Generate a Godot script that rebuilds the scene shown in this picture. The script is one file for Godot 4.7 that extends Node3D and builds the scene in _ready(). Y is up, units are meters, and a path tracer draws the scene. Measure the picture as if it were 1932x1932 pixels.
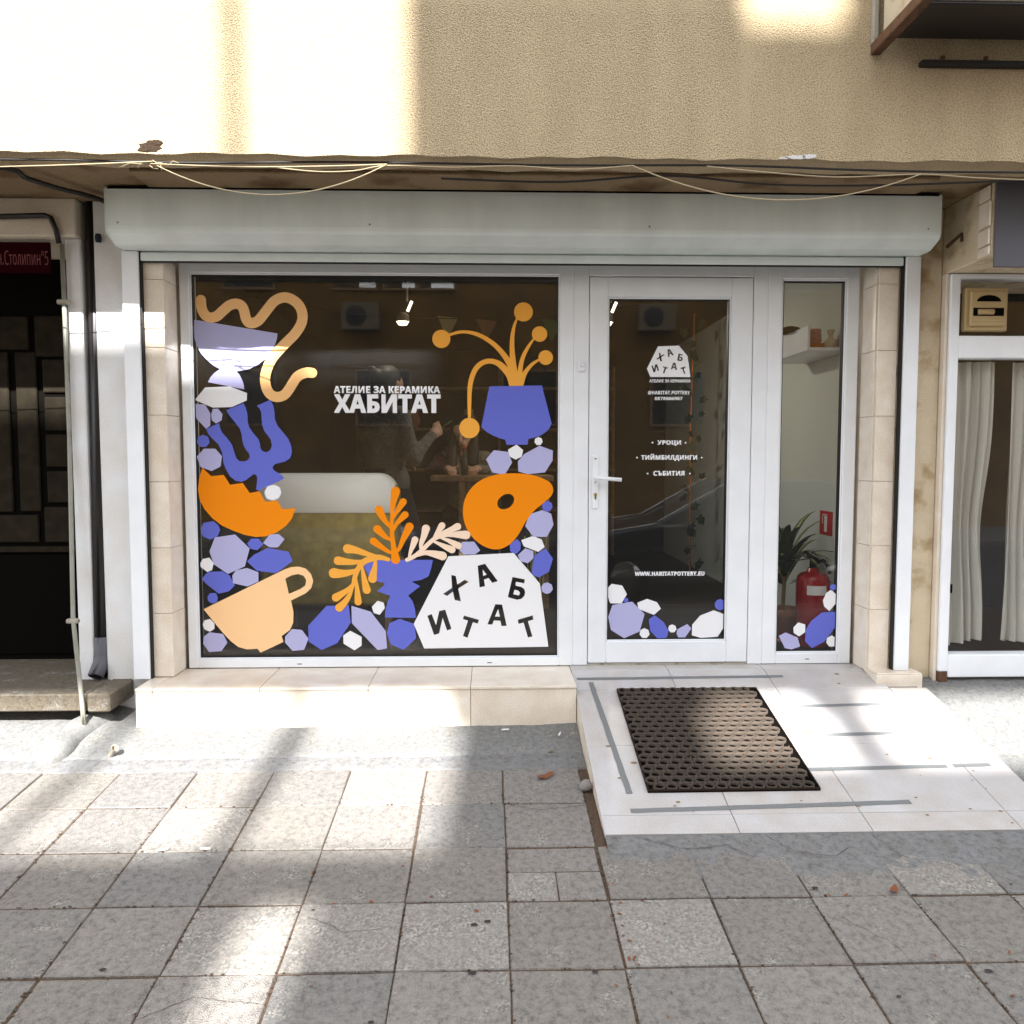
extends Node3D
# A small pottery studio's shop front on a pavement. Units are metres; y = 0 is the door threshold, z = 0 the front of the white frames, +z the street.

const SLOPE := 0.0787            # the pavement falls towards the street
const GROUND := -0.237           # its height at z = 0.37
const RAMP := 0.2344
const GLASS_Z := -0.018
const WINDOW_DECALS := [
	["bowl_decal", "lavender", [-1512,1797,-1089,1729,-1092,1706,-1101,1675,-1121,1636,-1153,1600,-1192,1569,-1237,1547,-1302,1534,-1288,1519,-1275,1491,-1267,1466,-1265,1443,-1450,1479,-1436,1505,-1416,1527,-1386,1547,-1415,1560,-1448,1588,-1480,1624,-1501,1663,-1513,1701,-1515,1740]],
	["stone_decal", "white", [-1519,1388,-1465,1452,-1339,1458,-1251,1424,-1253,1386,-1331,1352,-1428,1349]],
	["stone_decal", "lavender", [-1516,1368,-1467,1365,-1441,1318,-1443,1256,-1465,1240,-1511,1290,-1521,1318]],
	["stone_decal", "lavender", [-1428,1343,-1401,1343,-1379,1315,-1384,1284,-1413,1267,-1435,1284,-1437,1315]],
	["coral_decal", "blue", [-1465,1239,-1397,1269,-1393,1245,-1384,1221,-1358,1192,-1334,1158,-1324,1124,-1313,1088,-1300,1075,-1286,1071,-1267,1072,-1251,1081,-1244,1094,-1246,1110,-1257,1124,-1272,1148,-1280,1178,-1283,1211,-1293,1242,-1318,1276,-1343,1307,-1355,1326,-1359,1336,-1270,1372,-1258,1346,-1251,1313,-1250,1273,-1242,1245,-1222,1216,-1197,1186,-1190,1164,-1188,1141,-1179,1126,-1161,1119,-1144,1124,-1132,1141,-1129,1161,-1135,1186,-1149,1206,-1167,1230,-1176,1259,-1179,1293,-1180,1324,-1188,1345,-1202,1359,-1134,1389,-1118,1363,-1112,1330,-1111,1290,-1097,1255,-1070,1223,-1043,1188,-1028,1150,-1025,1119,-1036,1088,-1062,1070,-1093,1063,-1115,1057,-1127,1042,-1126,1033,-1116,1021,-1097,1011,-1077,995,-1069,984,-1097,967,-1171,936,-1202,919,-1214,926,-1210,956,-1207,984,-1212,1001,-1225,1005,-1240,995,-1266,974,-1291,965,-1319,971,-1347,993,-1367,1029,-1379,1060,-1383,1094,-1386,1121,-1405,1161,-1435,1190,-1455,1214]],
	["stone_decal", "blue", [-1448,1170,-1466,1146,-1495,1146,-1514,1168,-1507,1197,-1481,1210,-1455,1198]],
	["stone_decal", "lavender", [-1517,1096,-1478,1137,-1420,1137,-1387,1098,-1395,1045,-1442,1021,-1497,1042]],
	["broken_bowl_decal", "orange", [-1489,1038,-1445,995,-1380,1001,-1348,950,-1282,959,-1248,907,-1197,916,-1168,861,-1108,869,-1080,823,-1011,828,-1030,776,-1062,736,-1114,699,-1171,680,-1221,677,-1278,688,-1339,711,-1395,737,-1445,777,-1483,823,-1507,874,-1514,925,-1507,981]],
	["stone_decal", "white", [-1154,944,-1117,950,-1092,936,-1084,907,-1099,879,-1130,868,-1161,879,-1172,910]],
	["stone_decal", "blue", [-1491,752,-1439,760,-1414,740,-1405,714,-1419,680,-1458,664,-1495,680,-1505,712]],
	["stone_decal", "lavender", [-1433,675,-1328,690,-1254,617,-1281,522,-1370,483,-1442,534,-1463,600]],
	["stone_decal", "blue", [-1244,668,-1205,668,-1182,637,-1214,608,-1248,614,-1266,643]],
	["stone_decal", "lavender", [-1148,690,-1103,692,-1072,665,-1107,622,-1149,622,-1184,645]],
	["stone_decal", "blue", [-1269,548,-1235,582,-1160,619,-1053,599,-1031,550,-1118,486,-1219,499]],
	["stone_decal", "white", [-1497,563,-1464,569,-1442,540,-1451,503,-1477,494,-1510,520,-1511,540]],
	["stone_decal", "blue", [-1474,494,-1400,497,-1361,474,-1335,422,-1366,391,-1420,379,-1481,428,-1507,457]],
	["stone_decal", "lavender", [-1327,502,-1270,514,-1211,491,-1212,442,-1269,416,-1345,434,-1347,474]],
	["stone_decal", "blue", [-1465,382,-1434,382,-1425,359,-1429,336,-1452,326,-1475,339,-1479,362]],
	["stone_decal", "white", [-1497,238,-1468,244,-1446,221,-1447,192,-1470,177,-1498,189,-1508,215]],
	["stone_decal", "lavender", [-1473,174,-1402,165,-1381,119,-1413,73,-1478,69,-1507,114,-1503,151]],
	["stone_decal", "lavender", [-1041,189,-989,184,-956,136,-980,78,-1040,72,-1079,117,-1078,149]],
	["stone_decal", "blue", [-859,311,-742,315,-733,222,-805,112,-888,75,-956,122,-956,206]],
	["stone_decal", "lavender", [-728,311,-627,279,-549,174,-543,82,-593,74,-727,218]],
	["stone_decal", "white", [-736,178,-676,145,-677,98,-715,73,-772,109,-773,153]],
	["stone_decal", "white", [-590,337,-558,326,-553,297,-580,262,-612,272,-621,305]],
	["stone_decal", "blue", [-476,240,-398,213,-388,136,-456,74,-524,104,-544,166,-529,217]],
	["pedestal_vase_decal", "blue", [-657,556,-297,553,-308,506,-321,466,-360,447,-410,438,-365,414,-429,365,-406,333,-394,296,-389,245,-553,248,-548,293,-537,333,-522,362,-592,388,-556,419,-553,433,-600,441,-635,468,-657,511]],
	["stone_decal", "lavender", [-144,648,-80,649,-48,602,-76,581,-137,581,-159,606]],
	["stone_decal", "blue", [333,830,321,811,300,807,281,820,277,841,289,859,311,864,329,851]],
	["stone_decal", "lavender", [279,815,326,796,339,738,304,674,232,674,189,731,211,793]],
	["stone_decal", "white", [168,656,232,679,276,659,292,619,258,594,182,623]],
	["stone_decal", "blue", [146,663,166,641,164,605,139,580,110,598,107,634]],
	["stone_decal", "lavender", [189,613,232,598,234,562,204,534,164,544,150,577]],
	["stone_decal", "blue", [240,576,297,612,336,558,316,489,262,457,225,475,229,526]],
	["stone_decal", "lavender", [336,394,322,374,299,370,279,383,275,407,288,427,311,431,331,418]],
	["pot_decal", "blue", [1,1461,275,1467,327,1270,314,1241,292,1221,264,1204,235,1195,205,1188,202,1159,90,1158,84,1184,53,1193,25,1204,-12,1224,-41,1251]],
	["stone_decal", "white", [280,1173,269,1157,249,1157,237,1172,241,1190,258,1199,275,1191]],
	["stone_decal", "white", [143,1159,178,1130,170,1096,138,1081,104,1099,99,1133]],
	["stone_decal", "lavender", [24,1130,99,1121,120,1065,82,1002,16,1013,-16,1082]],
	["stone_decal", "lavender", [264,1153,334,1128,333,1076,293,1014,203,1004,153,1018,150,1071,184,1110]],
]
const DOOR_DECALS := [
	["stone_decal", "white", [649,422,706,412,731,365,703,316,642,317,629,357,631,402]],
	["stone_decal", "blue", [716,345,735,345,741,331,731,320,715,326]],
	["stone_decal", "lavender", [654,308,759,326,827,259,801,165,718,129,647,174,632,244]],
	["stone_decal", "white", [788,320,840,340,893,322,914,287,877,254,792,287]],
	["stone_decal", "blue", [849,230,882,252,931,213,956,168,948,132,903,120,858,169]],
	["stone_decal", "white", [855,149,840,130,816,130,801,148,805,172,826,183,848,173]],
	["stone_decal", "white", [999,175,987,159,967,159,955,174,958,194,976,202,994,194]],
	["stone_decal", "lavender", [1004,176,1057,204,1079,180,1046,131,1009,131,999,152]],
	["stone_decal", "white", [1083,200,1125,249,1198,277,1263,252,1263,199,1221,134,1131,128,1082,143]],
	["stone_decal", "blue", [1263,301,1250,281,1227,277,1207,290,1202,313,1215,333,1238,337,1258,324]],
]
const SIDE_DECALS := [
	["stone_decal", "blue", [1858,395,1849,383,1833,383,1823,395,1826,410,1839,417,1854,410]],
	["stone_decal", "white", [1828,384,1858,360,1861,315,1823,270,1794,295,1787,327,1804,368]],
	["stone_decal", "blue", [1698,172,1726,217,1782,262,1854,266,1860,188,1803,106,1734,69,1694,106]],
	["stone_decal", "white", [1657,209,1694,197,1695,156,1662,133,1633,152,1630,181]],
	["stone_decal", "lavender", [1552,136,1588,155,1654,127,1669,78,1623,62,1586,70]],
	["stone_decal", "white", [1870,99,1855,77,1827,77,1810,98,1814,124,1838,137,1863,125]],
]
const CUP := [[-1500,297,-1078,504,-1043,517,-1004,521,-964,510,-937,481,-926,443,-937,406,-966,379,-1044,340,-1032,282,-1034,224,-1052,184,-1096,152,-1087,121,-1208,64,-1223,85,-1279,82,-1324,95,-1363,127,-1402,171,-1446,226], [-1072,457,-1038,474,-1004,481,-976,472,-962,449,-968,420,-994,402,-1054,376]]
const PALETTE := [[-139,808,-126,879,-90,936,-33,979,39,1002,117,1009,203,1004,268,987,318,961,336,925,325,889,282,850,232,807,189,749,157,692,117,642,67,613,17,609,-40,631,-91,675,-126,736], [126,888,131,870,124,849,107,831,85,821,63,821,47,832,42,850,49,871,66,889,88,900,111,899]]
const LOGO := [-216,572,127,589,234,464,267,425,313,86,-347,81,-401,213]
const LETTERS := [
	[[-201,473,-177,467,-170,422,-131,447,-109,436,-165,400,-151,333,-184,339,-193,384,-224,361,-246,372,-198,404], []],
	[[-62,521,-23,532,44,439,15,430,-4,456,-29,447,-23,412,-52,406], [-36,501,-14,474,-33,467]],
	[[122,461,187,448,185,427,140,435,138,414,168,408,184,397,189,379,185,359,169,344,146,339,97,353], [133,393,153,388,162,376,155,362,126,369]],
	[[-329,256,-306,265,-283,205,-266,281,-234,288,-202,185,-225,177,-248,245,-267,161,-294,153], []],
	[[-135,256,-56,233,-62,213,-88,220,-117,137,-141,146,-114,229,-141,237], []],
	[[31,316,67,314,91,200,63,199,58,227,23,229,15,207,-11,208], [46,290,55,249,29,250]],
	[[150,232,229,255,233,233,204,224,228,142,204,136,181,217,154,210], []],
]
const DOOR_LOGO := [0.31991, -0.00862, 955.61548, -0.00236, 0.32261, 1485.28545]  # columns of the map from the large emblem to the small one
const WORM := [-1475,1897,-1474,1872,-1467,1840,-1448,1815,-1420,1808,-1392,1818,-1364,1843,-1330,1870,-1297,1879,-1269,1868,-1256,1841,-1249,1807,-1235,1785,-1213,1781,-1185,1794,-1159,1824,-1131,1860,-1103,1891,-1069,1909,-1036,1911,-1003,1897,-975,1870,-960,1831,-962,1792,-977,1759,-1003,1723,-1040,1687,-1079,1648,-1114,1609,-1139,1564,-1154,1519,-1156,1480,-1147,1441,-1126,1414,-1095,1404,-1061,1414,-1036,1442,-1015,1475,-993,1506,-964,1524,-936,1530,-915,1528]
const WORM_RADIUS := 26
const STEMS := [
	[-103,1292,7,-103,1371,10,-100,1455,12,-88,1511,13,-66,1556,13,-32,1584,13,8,1592,13,48,1580,15,82,1551,17,110,1512,18,124,1461,18],
	[-203,1726,7,-161,1739,8,-116,1741,8,-71,1732,10,-26,1713,11,20,1683,12,59,1646,13,93,1602,15,119,1551,18,136,1461,25],
	[145,1811,5,130,1769,8,121,1714,11,120,1652,13,124,1596,15,130,1540,17,141,1461,22],
	[232,1706,5,206,1669,8,184,1630,10,170,1591,11,161,1540,13,154,1461,21],
	[259,1599,6,229,1580,8,201,1551,10,181,1518,12,164,1461,13],
]
const BALLS := [
	[179,1845,49],
	[263,1732,40],
	[295,1611,38],
	[-247,1705,47],
	[-103,1245,53],
]
const ORANGE_LEAF := [
	[-493,556,24,-500,600,16,-506,643,12,-512,701,11,-512,751,10,-508,801,8],
	[-511,787,7,-507,837,13,-498,880,18,-490,915,24],
	[-509,765,6,-489,801,10,-468,833,15,-451,860,19],
	[-508,701,6,-486,744,10,-461,772,15,-442,792,19],
	[-498,586,7,-473,615,10,-455,658,14,-437,693,18,-419,729,22],
	[-515,722,7,-540,751,12,-561,783,17,-578,819,22],
	[-512,658,6,-540,672,11,-565,694,16,-588,717,21],
	[-498,586,6,-534,600,10,-576,629,15,-609,654,19],
]
const TAN_LEAF := [
	[-531,556,10,-577,568,14,-620,561,16,-656,547,16,-684,518,14,-703,479,13,-714,435,11,-725,399,8],
	[-584,570,7,-641,586,13,-698,605,18,-744,614,24],
	[-648,552,7,-698,543,12,-748,545,17,-794,551,23],
	[-685,507,8,-727,490,14,-777,483,21,-817,485,27],
	[-718,428,7,-743,399,12,-779,374,17,-808,356,22],
	[-723,399,7,-740,363,12,-765,327,17,-791,302,22],
	[-598,561,7,-602,521,12,-610,485,18,-615,455,23],
	[-670,522,6,-663,478,11,-655,435,16,-646,395,21],
	[-703,457,6,-698,414,10,-695,370,15,-692,332,19],
]
const CREAM_LEAF := [
	[-433,554,11,-391,575,11,-352,607,12,-320,639,11,-284,668,11,-241,682,10,-198,687,10],
	[-424,558,5,-416,593,9,-402,629,14,-391,660,18],
	[-359,600,6,-359,636,11,-344,679,16,-333,719,21],
	[-302,650,6,-284,679,10,-266,707,14,-249,734,18],
	[-276,672,6,-241,697,10,-198,714,15,-167,729,19],
	[-241,682,7,-198,686,12,-162,687,18,-123,685,23],
	[-255,671,6,-219,657,10,-191,643,14,-162,628,18],
	[-291,650,6,-259,636,10,-227,620,15,-197,607,19],
	[-374,578,7,-334,591,12,-291,585,18,-247,574,23],
]

var used := {}
var m := {}
var rng := RandomNumberGenerator.new()

# ------------------------------------------------------------------ helpers
func numbered(called: String, parent: Node) -> String:
	var key := str(parent.get_instance_id()) + called
	var n: int = used.get(key, 0)
	used[key] = n + 1
	return called if n == 0 else "%s_%03d" % [called, n]

func part(called: String, mesh, material: Material, parent: Node = null, label := "") -> MeshInstance3D:
	var o := MeshInstance3D.new()
	o.mesh = mesh
	o.material_override = material
	var p: Node = parent if parent else self
	o.name = numbered(called, p)
	p.add_child(o, true)
	if label: o.set_meta("label", label)
	return o

func thing(called: String, label: String, category: String, at := Vector3.ZERO, group := "") -> Node3D:
	var o := Node3D.new()
	o.name = numbered(called, self)
	add_child(o, true)
	o.position = at
	o.set_meta("label", label)
	o.set_meta("category", category)
	if group: o.set_meta("group", group)
	return o

func tag(o: Node3D, label: String, category: String, group := "") -> Node3D:
	o.set_meta("label", label)
	o.set_meta("category", category)
	if group: o.set_meta("group", group)
	return o

func struct(called: String) -> Node3D:
	var o := Node3D.new()
	o.name = numbered(called, self)
	add_child(o, true)
	o.set_meta("kind", "structure")
	return o

func begin(smooth := false) -> SurfaceTool:
	var st := SurfaceTool.new()
	st.begin(Mesh.PRIMITIVE_TRIANGLES)
	st.set_smooth_group(0 if smooth else -1)
	return st

func done(st: SurfaceTool) -> ArrayMesh:
	st.generate_normals()
	return st.commit()

func tri(st: SurfaceTool, a: Vector3, b: Vector3, c: Vector3) -> void:   # counter-clockwise seen from outside
	st.add_vertex(a); st.add_vertex(c); st.add_vertex(b)

func quad(st: SurfaceTool, a: Vector3, b: Vector3, c: Vector3, d: Vector3) -> void:
	tri(st, a, b, c); tri(st, a, c, d)

func box_into(st: SurfaceTool, lo: Vector3, hi: Vector3, bevel := 0.0, t := Transform3D()) -> void:
	var c := (lo + hi) / 2
	var h := (hi - lo) / 2
	var e: float = minf(bevel, minf(h.x, minf(h.y, h.z)) * 0.95)
	if e <= 0.0:
		for ax in 3:
			for s in [-1.0, 1.0]:
				var q := []
				for k in [[-1, -1], [1, -1], [1, 1], [-1, 1]]:
					var v := Vector3.ZERO
					v[ax] = h[ax] * s
					v[(ax + 1) % 3] = h[(ax + 1) % 3] * k[0]
					v[(ax + 2) % 3] = h[(ax + 2) % 3] * k[1]
					q.append(t * (c + v))
				if s > 0: quad(st, q[0], q[1], q[2], q[3])
				else: quad(st, q[3], q[2], q[1], q[0])
		return
	var P := func(sx: float, sy: float, sz: float, ax: int) -> Vector3:
		var v := Vector3(sx * (h.x - e), sy * (h.y - e), sz * (h.z - e))
		v[ax] = [sx, sy, sz][ax] * h[ax]
		return t * (c + v)
	for ax in 3:
		for s in [-1.0, 1.0]:
			var q := []
			for k in [[-1.0, -1.0], [1.0, -1.0], [1.0, 1.0], [-1.0, 1.0]]:
				var g := [0.0, 0.0, 0.0]
				g[ax] = s; g[(ax + 1) % 3] = k[0]; g[(ax + 2) % 3] = k[1]
				q.append(P.call(g[0], g[1], g[2], ax))
			if s > 0: quad(st, q[0], q[1], q[2], q[3])
			else: quad(st, q[3], q[2], q[1], q[0])
	for ax in 3:                       # edges that run along ax
		var u := (ax + 1) % 3
		var w := (ax + 2) % 3
		for su in [-1.0, 1.0]:
			for sw in [-1.0, 1.0]:
				var g := [0.0, 0.0, 0.0]
				g[u] = su; g[w] = sw
				g[ax] = -1.0
				var a: Vector3 = P.call(g[0], g[1], g[2], u)
				var d: Vector3 = P.call(g[0], g[1], g[2], w)
				g[ax] = 1.0
				var b: Vector3 = P.call(g[0], g[1], g[2], u)
				var f: Vector3 = P.call(g[0], g[1], g[2], w)
				outward(st, [a, b, f, d], t * c)
	for sx in [-1.0, 1.0]:
		for sy in [-1.0, 1.0]:
			for sz in [-1.0, 1.0]:
				outward(st, [P.call(sx, sy, sz, 0), P.call(sx, sy, sz, 1), P.call(sx, sy, sz, 2)], t * c)

func outward(st: SurfaceTool, q: Array, from: Vector3) -> void:
	var n: Vector3 = (q[1] - q[0]).cross(q[2] - q[0])
	if n.dot(q[0] - from) < 0: q.reverse()
	for k in range(1, q.size() - 1):
		tri(st, q[0], q[k], q[k + 1])

func box(lo: Vector3, hi: Vector3, bevel := 0.003, t := Transform3D()) -> ArrayMesh:
	var st := begin()
	box_into(st, lo, hi, bevel, t)
	return done(st)

func tube_into(st: SurfaceTool, pts: Array, radii, sides := 8) -> void:
	var n := pts.size()
	var rings := []
	var up := Vector3.UP
	for i in n:
		var d: Vector3 = (pts[mini(i + 1, n - 1)] - pts[maxi(i - 1, 0)]).normalized()
		if absf(d.dot(up)) > 0.95: up = Vector3.RIGHT if absf(d.x) < 0.9 else Vector3.BACK
		var x := d.cross(up).normalized()
		var y := x.cross(d).normalized()
		up = y
		var r: float = radii[i] if radii is Array else radii
		var ring := []
		for k in sides:
			var a := TAU * k / sides
			ring.append(pts[i] + (x * cos(a) + y * sin(a)) * r)
		rings.append(ring)
	for i in n - 1:
		for k in sides:
			var k2 := (k + 1) % sides
			quad(st, rings[i][k2], rings[i][k], rings[i + 1][k], rings[i + 1][k2])
	for k in range(1, sides - 1):
		tri(st, rings[0][0], rings[0][k], rings[0][k + 1])
		tri(st, rings[n - 1][0], rings[n - 1][k + 1], rings[n - 1][k])

func tube(pts: Array, r, sides := 8) -> ArrayMesh:
	var st := begin(true)
	tube_into(st, pts, r, sides)
	return done(st)

func lathe_into(st: SurfaceTool, profile: Array, at: Vector3, sides := 20) -> void:   # profile: Vector2(radius, height) upwards
	for i in profile.size() - 1:
		for k in sides:
			var a := TAU * k / sides
			var b := TAU * (k + 1) / sides
			var p: Vector2 = profile[i]
			var q: Vector2 = profile[i + 1]
			quad(st, at + Vector3(p.x * cos(a), p.y, -p.x * sin(a)), at + Vector3(p.x * cos(b), p.y, -p.x * sin(b)), at + Vector3(q.x * cos(b), q.y, -q.x * sin(b)), at + Vector3(q.x * cos(a), q.y, -q.x * sin(a)))

func lathe(profile: Array, at := Vector3.ZERO, sides := 20) -> ArrayMesh:
	var st := begin(true)
	lathe_into(st, profile, at, sides)
	return done(st)

func sheet_into(st: SurfaceTool, polygon: PackedVector2Array, z: float, thick: float) -> void:   # a flat cut-out in the plane of the facade
	var pg := polygon
	if Geometry2D.is_polygon_clockwise(pg): pg.reverse()
	var ids := Geometry2D.triangulate_polygon(pg)
	for i in range(0, ids.size(), 3):
		var a := pg[ids[i]]
		var b := pg[ids[i + 1]]
		var c := pg[ids[i + 2]]
		if (b - a).cross(c - a) < 0:
			var s := b
			b = c
			c = s
		tri(st, Vector3(a.x, a.y, z), Vector3(b.x, b.y, z), Vector3(c.x, c.y, z))
	for i in pg.size():
		var a := pg[i]
		var b := pg[(i + 1) % pg.size()]
		quad(st, Vector3(a.x, a.y, z - thick), Vector3(b.x, b.y, z - thick), Vector3(b.x, b.y, z), Vector3(a.x, a.y, z))

func cut(outer: PackedVector2Array, holes: Array, depth := 0) -> Array:   # polygons of outer minus holes, none of which has a hole left
	var left := [outer]
	for h in holes:
		var next := []
		for p in left:
			var r := Geometry2D.clip_polygons(p, h)
			var solids := []
			var voids := []
			for q in r:
				if Geometry2D.is_polygon_clockwise(q): voids.append(q)
				else: solids.append(q)
			if voids.is_empty(): next.append_array(solids)
			else:
				var mid := Vector2.ZERO
				for v in voids[0]: mid += v
				mid /= voids[0].size()
				for side in [[-50.0, mid.x], [mid.x, 50.0]]:
					var half := PackedVector2Array([Vector2(side[0], -50), Vector2(side[1], -50), Vector2(side[1], 50), Vector2(side[0], 50)])
					for q in Geometry2D.intersect_polygons(p, half):
						for s in Geometry2D.clip_polygons(q, h): next.append(s)
		left = next
	return left

func flat(numbers: Array) -> PackedVector2Array:   # millimetres to points
	var out := PackedVector2Array()
	for i in range(0, numbers.size(), 2): out.append(Vector2(numbers[i], numbers[i + 1]) / 1000.0)
	return out

func ccw(p: PackedVector2Array) -> PackedVector2Array:
	if Geometry2D.is_polygon_clockwise(p): p.reverse()
	return p

func disc(c: Vector2, r: float, n := 20) -> PackedVector2Array:
	var out := PackedVector2Array()
	for i in n: out.append(c + Vector2.from_angle(TAU * i / n) * r)
	return out

func spline(pts: Array, steps := 6) -> Array:   # Catmull-Rom through Vector3(x, y, radius)
	var out := []
	var n := pts.size()
	for i in n - 1:
		var a: Vector3 = pts[maxi(i - 1, 0)]
		var b: Vector3 = pts[i]
		var c: Vector3 = pts[i + 1]
		var d: Vector3 = pts[mini(i + 2, n - 1)]
		for k in steps:
			out.append(b.cubic_interpolate(c, a, d, float(k) / steps))
	out.append(pts[n - 1])
	return out

func stroke(pts: Array, steps := 6) -> PackedVector2Array:   # outline of a stroke of changing width with round ends
	var s := spline(pts, steps)
	var out := PackedVector2Array()
	var back := PackedVector2Array()
	var n := s.size()
	for i in n:
		var d: Vector3 = s[mini(i + 1, n - 1)] - s[maxi(i - 1, 0)]
		var o: Vector2 = Vector2(d.x, d.y).normalized().orthogonal() * s[i].z
		var p := Vector2(s[i].x, s[i].y)
		out.append(p + o)
		back.append(p - o)
		if i == n - 1:
			for k in range(1, 8): out.append(p + o.rotated(PI * k / 8))
	back.reverse()
	out.append_array(back)
	var d0: Vector3 = s[1] - s[0]
	var o0: Vector2 = Vector2(d0.x, d0.y).normalized().orthogonal() * s[0].z
	for k in range(1, 8): out.append(Vector2(s[0].x, s[0].y) - o0.rotated(PI * k / 8))
	var best := out
	var most := 0.0
	for q in Geometry2D.offset_polygon(ccw(out), 0.00003):
		if not Geometry2D.is_polygon_clockwise(q) and q.size() > most:
			most = q.size()
			best = q
	return ccw(best)

func triples(numbers: Array) -> Array:
	var out := []
	for i in range(0, numbers.size(), 3): out.append(Vector3(numbers[i], numbers[i + 1], numbers[i + 2]) / 1000.0)
	return out

func union(polygons: Array) -> Array:
	var all := [polygons[0]]
	for k in range(1, polygons.size()):
		var p: PackedVector2Array = polygons[k]
		var rest := []
		for q in all:
			var r := Geometry2D.merge_polygons(q, p)
			var solids := []
			for s in r:
				if not Geometry2D.is_polygon_clockwise(s): solids.append(s)
			if solids.size() == 1: p = solids[0]
			else: rest.append(q)
		rest.append(p)
		all = rest
	return all

func sheet(polygons: Array, z: float, thick := 0.0006) -> ArrayMesh:
	var st := begin()
	for p in polygons: sheet_into(st, p, z, thick)
	return done(st)

func letters(called: String, text: String, lo: Vector2, hi: Vector2, z: float, material: Material, parent: Node3D, bold := true, grow := 0.0) -> void:   # lo.y is the baseline, hi.y the top of the capitals
	var f := SystemFont.new()
	f.font_names = PackedStringArray(["Droid Sans"])
	f.font_weight = 700 if bold else 400
	var t := TextMesh.new()
	t.font = f
	t.font_size = 64
	t.pixel_size = 0.01
	t.depth = 0.0
	t.curve_step = 1.0
	t.vertical_alignment = VERTICAL_ALIGNMENT_TOP
	t.text = "Н"
	var cap := t.get_aabb()
	t.text = text
	var b := t.get_aabb()
	var s := Vector2((hi.x - lo.x - 2 * grow) / b.size.x, (hi.y - lo.y - 2 * grow) / cap.size.y)
	var off := Vector2(lo.x + grow - b.position.x * s.x, lo.y + grow - cap.position.y * s.y)
	# the outlines of the letters, thickened like a heavy sign face
	var v: PackedVector3Array = t.surface_get_arrays(0)[Mesh.ARRAY_VERTEX]
	var idx = t.surface_get_arrays(0)[Mesh.ARRAY_INDEX]
	var key := func(p: Vector3) -> Vector2i: return Vector2i((Vector2(p.x, p.y) * 20000.0).round())
	var edges := {}
	var n: int = idx.size() if idx else v.size()
	for i in range(0, n, 3):
		var q := []
		for k in 3: q.append(key.call(v[idx[i + k] if idx else i + k]))
		if q[0] == q[1] or q[1] == q[2] or q[0] == q[2]: continue
		for k in 3:
			var e := [q[k], q[(k + 1) % 3]]
			if edges.has([e[1], e[0]]): edges.erase([e[1], e[0]])
			else: edges[e] = true
	var next := {}
	for e in edges:
		if not next.has(e[0]): next[e[0]] = []
		next[e[0]].append(e[1])
	var outers := []
	var holes := []
	var loops := []
	for start in next.keys():
		while next.has(start) and next[start].size():
			var loop := PackedVector2Array()
			var at = start
			while next.has(at) and next[at].size():
				loop.append(Vector2(at) / 20000.0 * s + off)
				at = next[at].pop_back()
				if at == start: break
			if loop.size() > 2: loops.append(loop)
	var biggest := 0.0
	var sign_ := 1.0
	for l in loops:
		var a2 := 0.0
		for i in l.size(): a2 += l[i].cross(l[(i + 1) % l.size()])
		if absf(a2) > biggest:
			biggest = absf(a2)
			sign_ = signf(a2)
	for l in loops:
		var a2 := 0.0
		for i in l.size(): a2 += l[i].cross(l[(i + 1) % l.size()])
		if a2 * sign_ > 0:
			for q in Geometry2D.offset_polygon(ccw(l), grow, Geometry2D.JOIN_MITER): outers.append(ccw(q))
		else:
			for q in Geometry2D.offset_polygon(ccw(l), -grow, Geometry2D.JOIN_MITER): holes.append(ccw(q))
	var st := begin()
	for o in union(outers) if outers.size() else []:
		for q in cut(o, holes): sheet_into(st, q, z, 0.0005)
	part(called, done(st), material, parent)

func noise(seed_: int, freq: float, c0: Color, c1: Color, size := 512, octaves := 4, kind := FastNoiseLite.TYPE_SIMPLEX_SMOOTH, c_mid = null, mid := 0.5, gain := 0.5, cells := false) -> NoiseTexture2D:
	var n := FastNoiseLite.new()
	n.seed = seed_
	n.noise_type = kind
	n.frequency = freq
	n.fractal_octaves = octaves
	n.fractal_gain = gain
	if cells:
		n.cellular_return_type = FastNoiseLite.RETURN_CELL_VALUE
		n.fractal_type = FastNoiseLite.FRACTAL_NONE
	var t := NoiseTexture2D.new()
	t.width = size; t.height = size
	t.seamless = true
	t.seamless_blend_skirt = 0.06
	t.noise = n
	var g := Gradient.new()
	g.set_color(0, c0); g.set_color(1, c1)
	if c_mid != null: g.add_point(mid, c_mid)
	t.color_ramp = g
	return t

func grey(v: float) -> Color: return Color(v, v, v)

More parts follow.
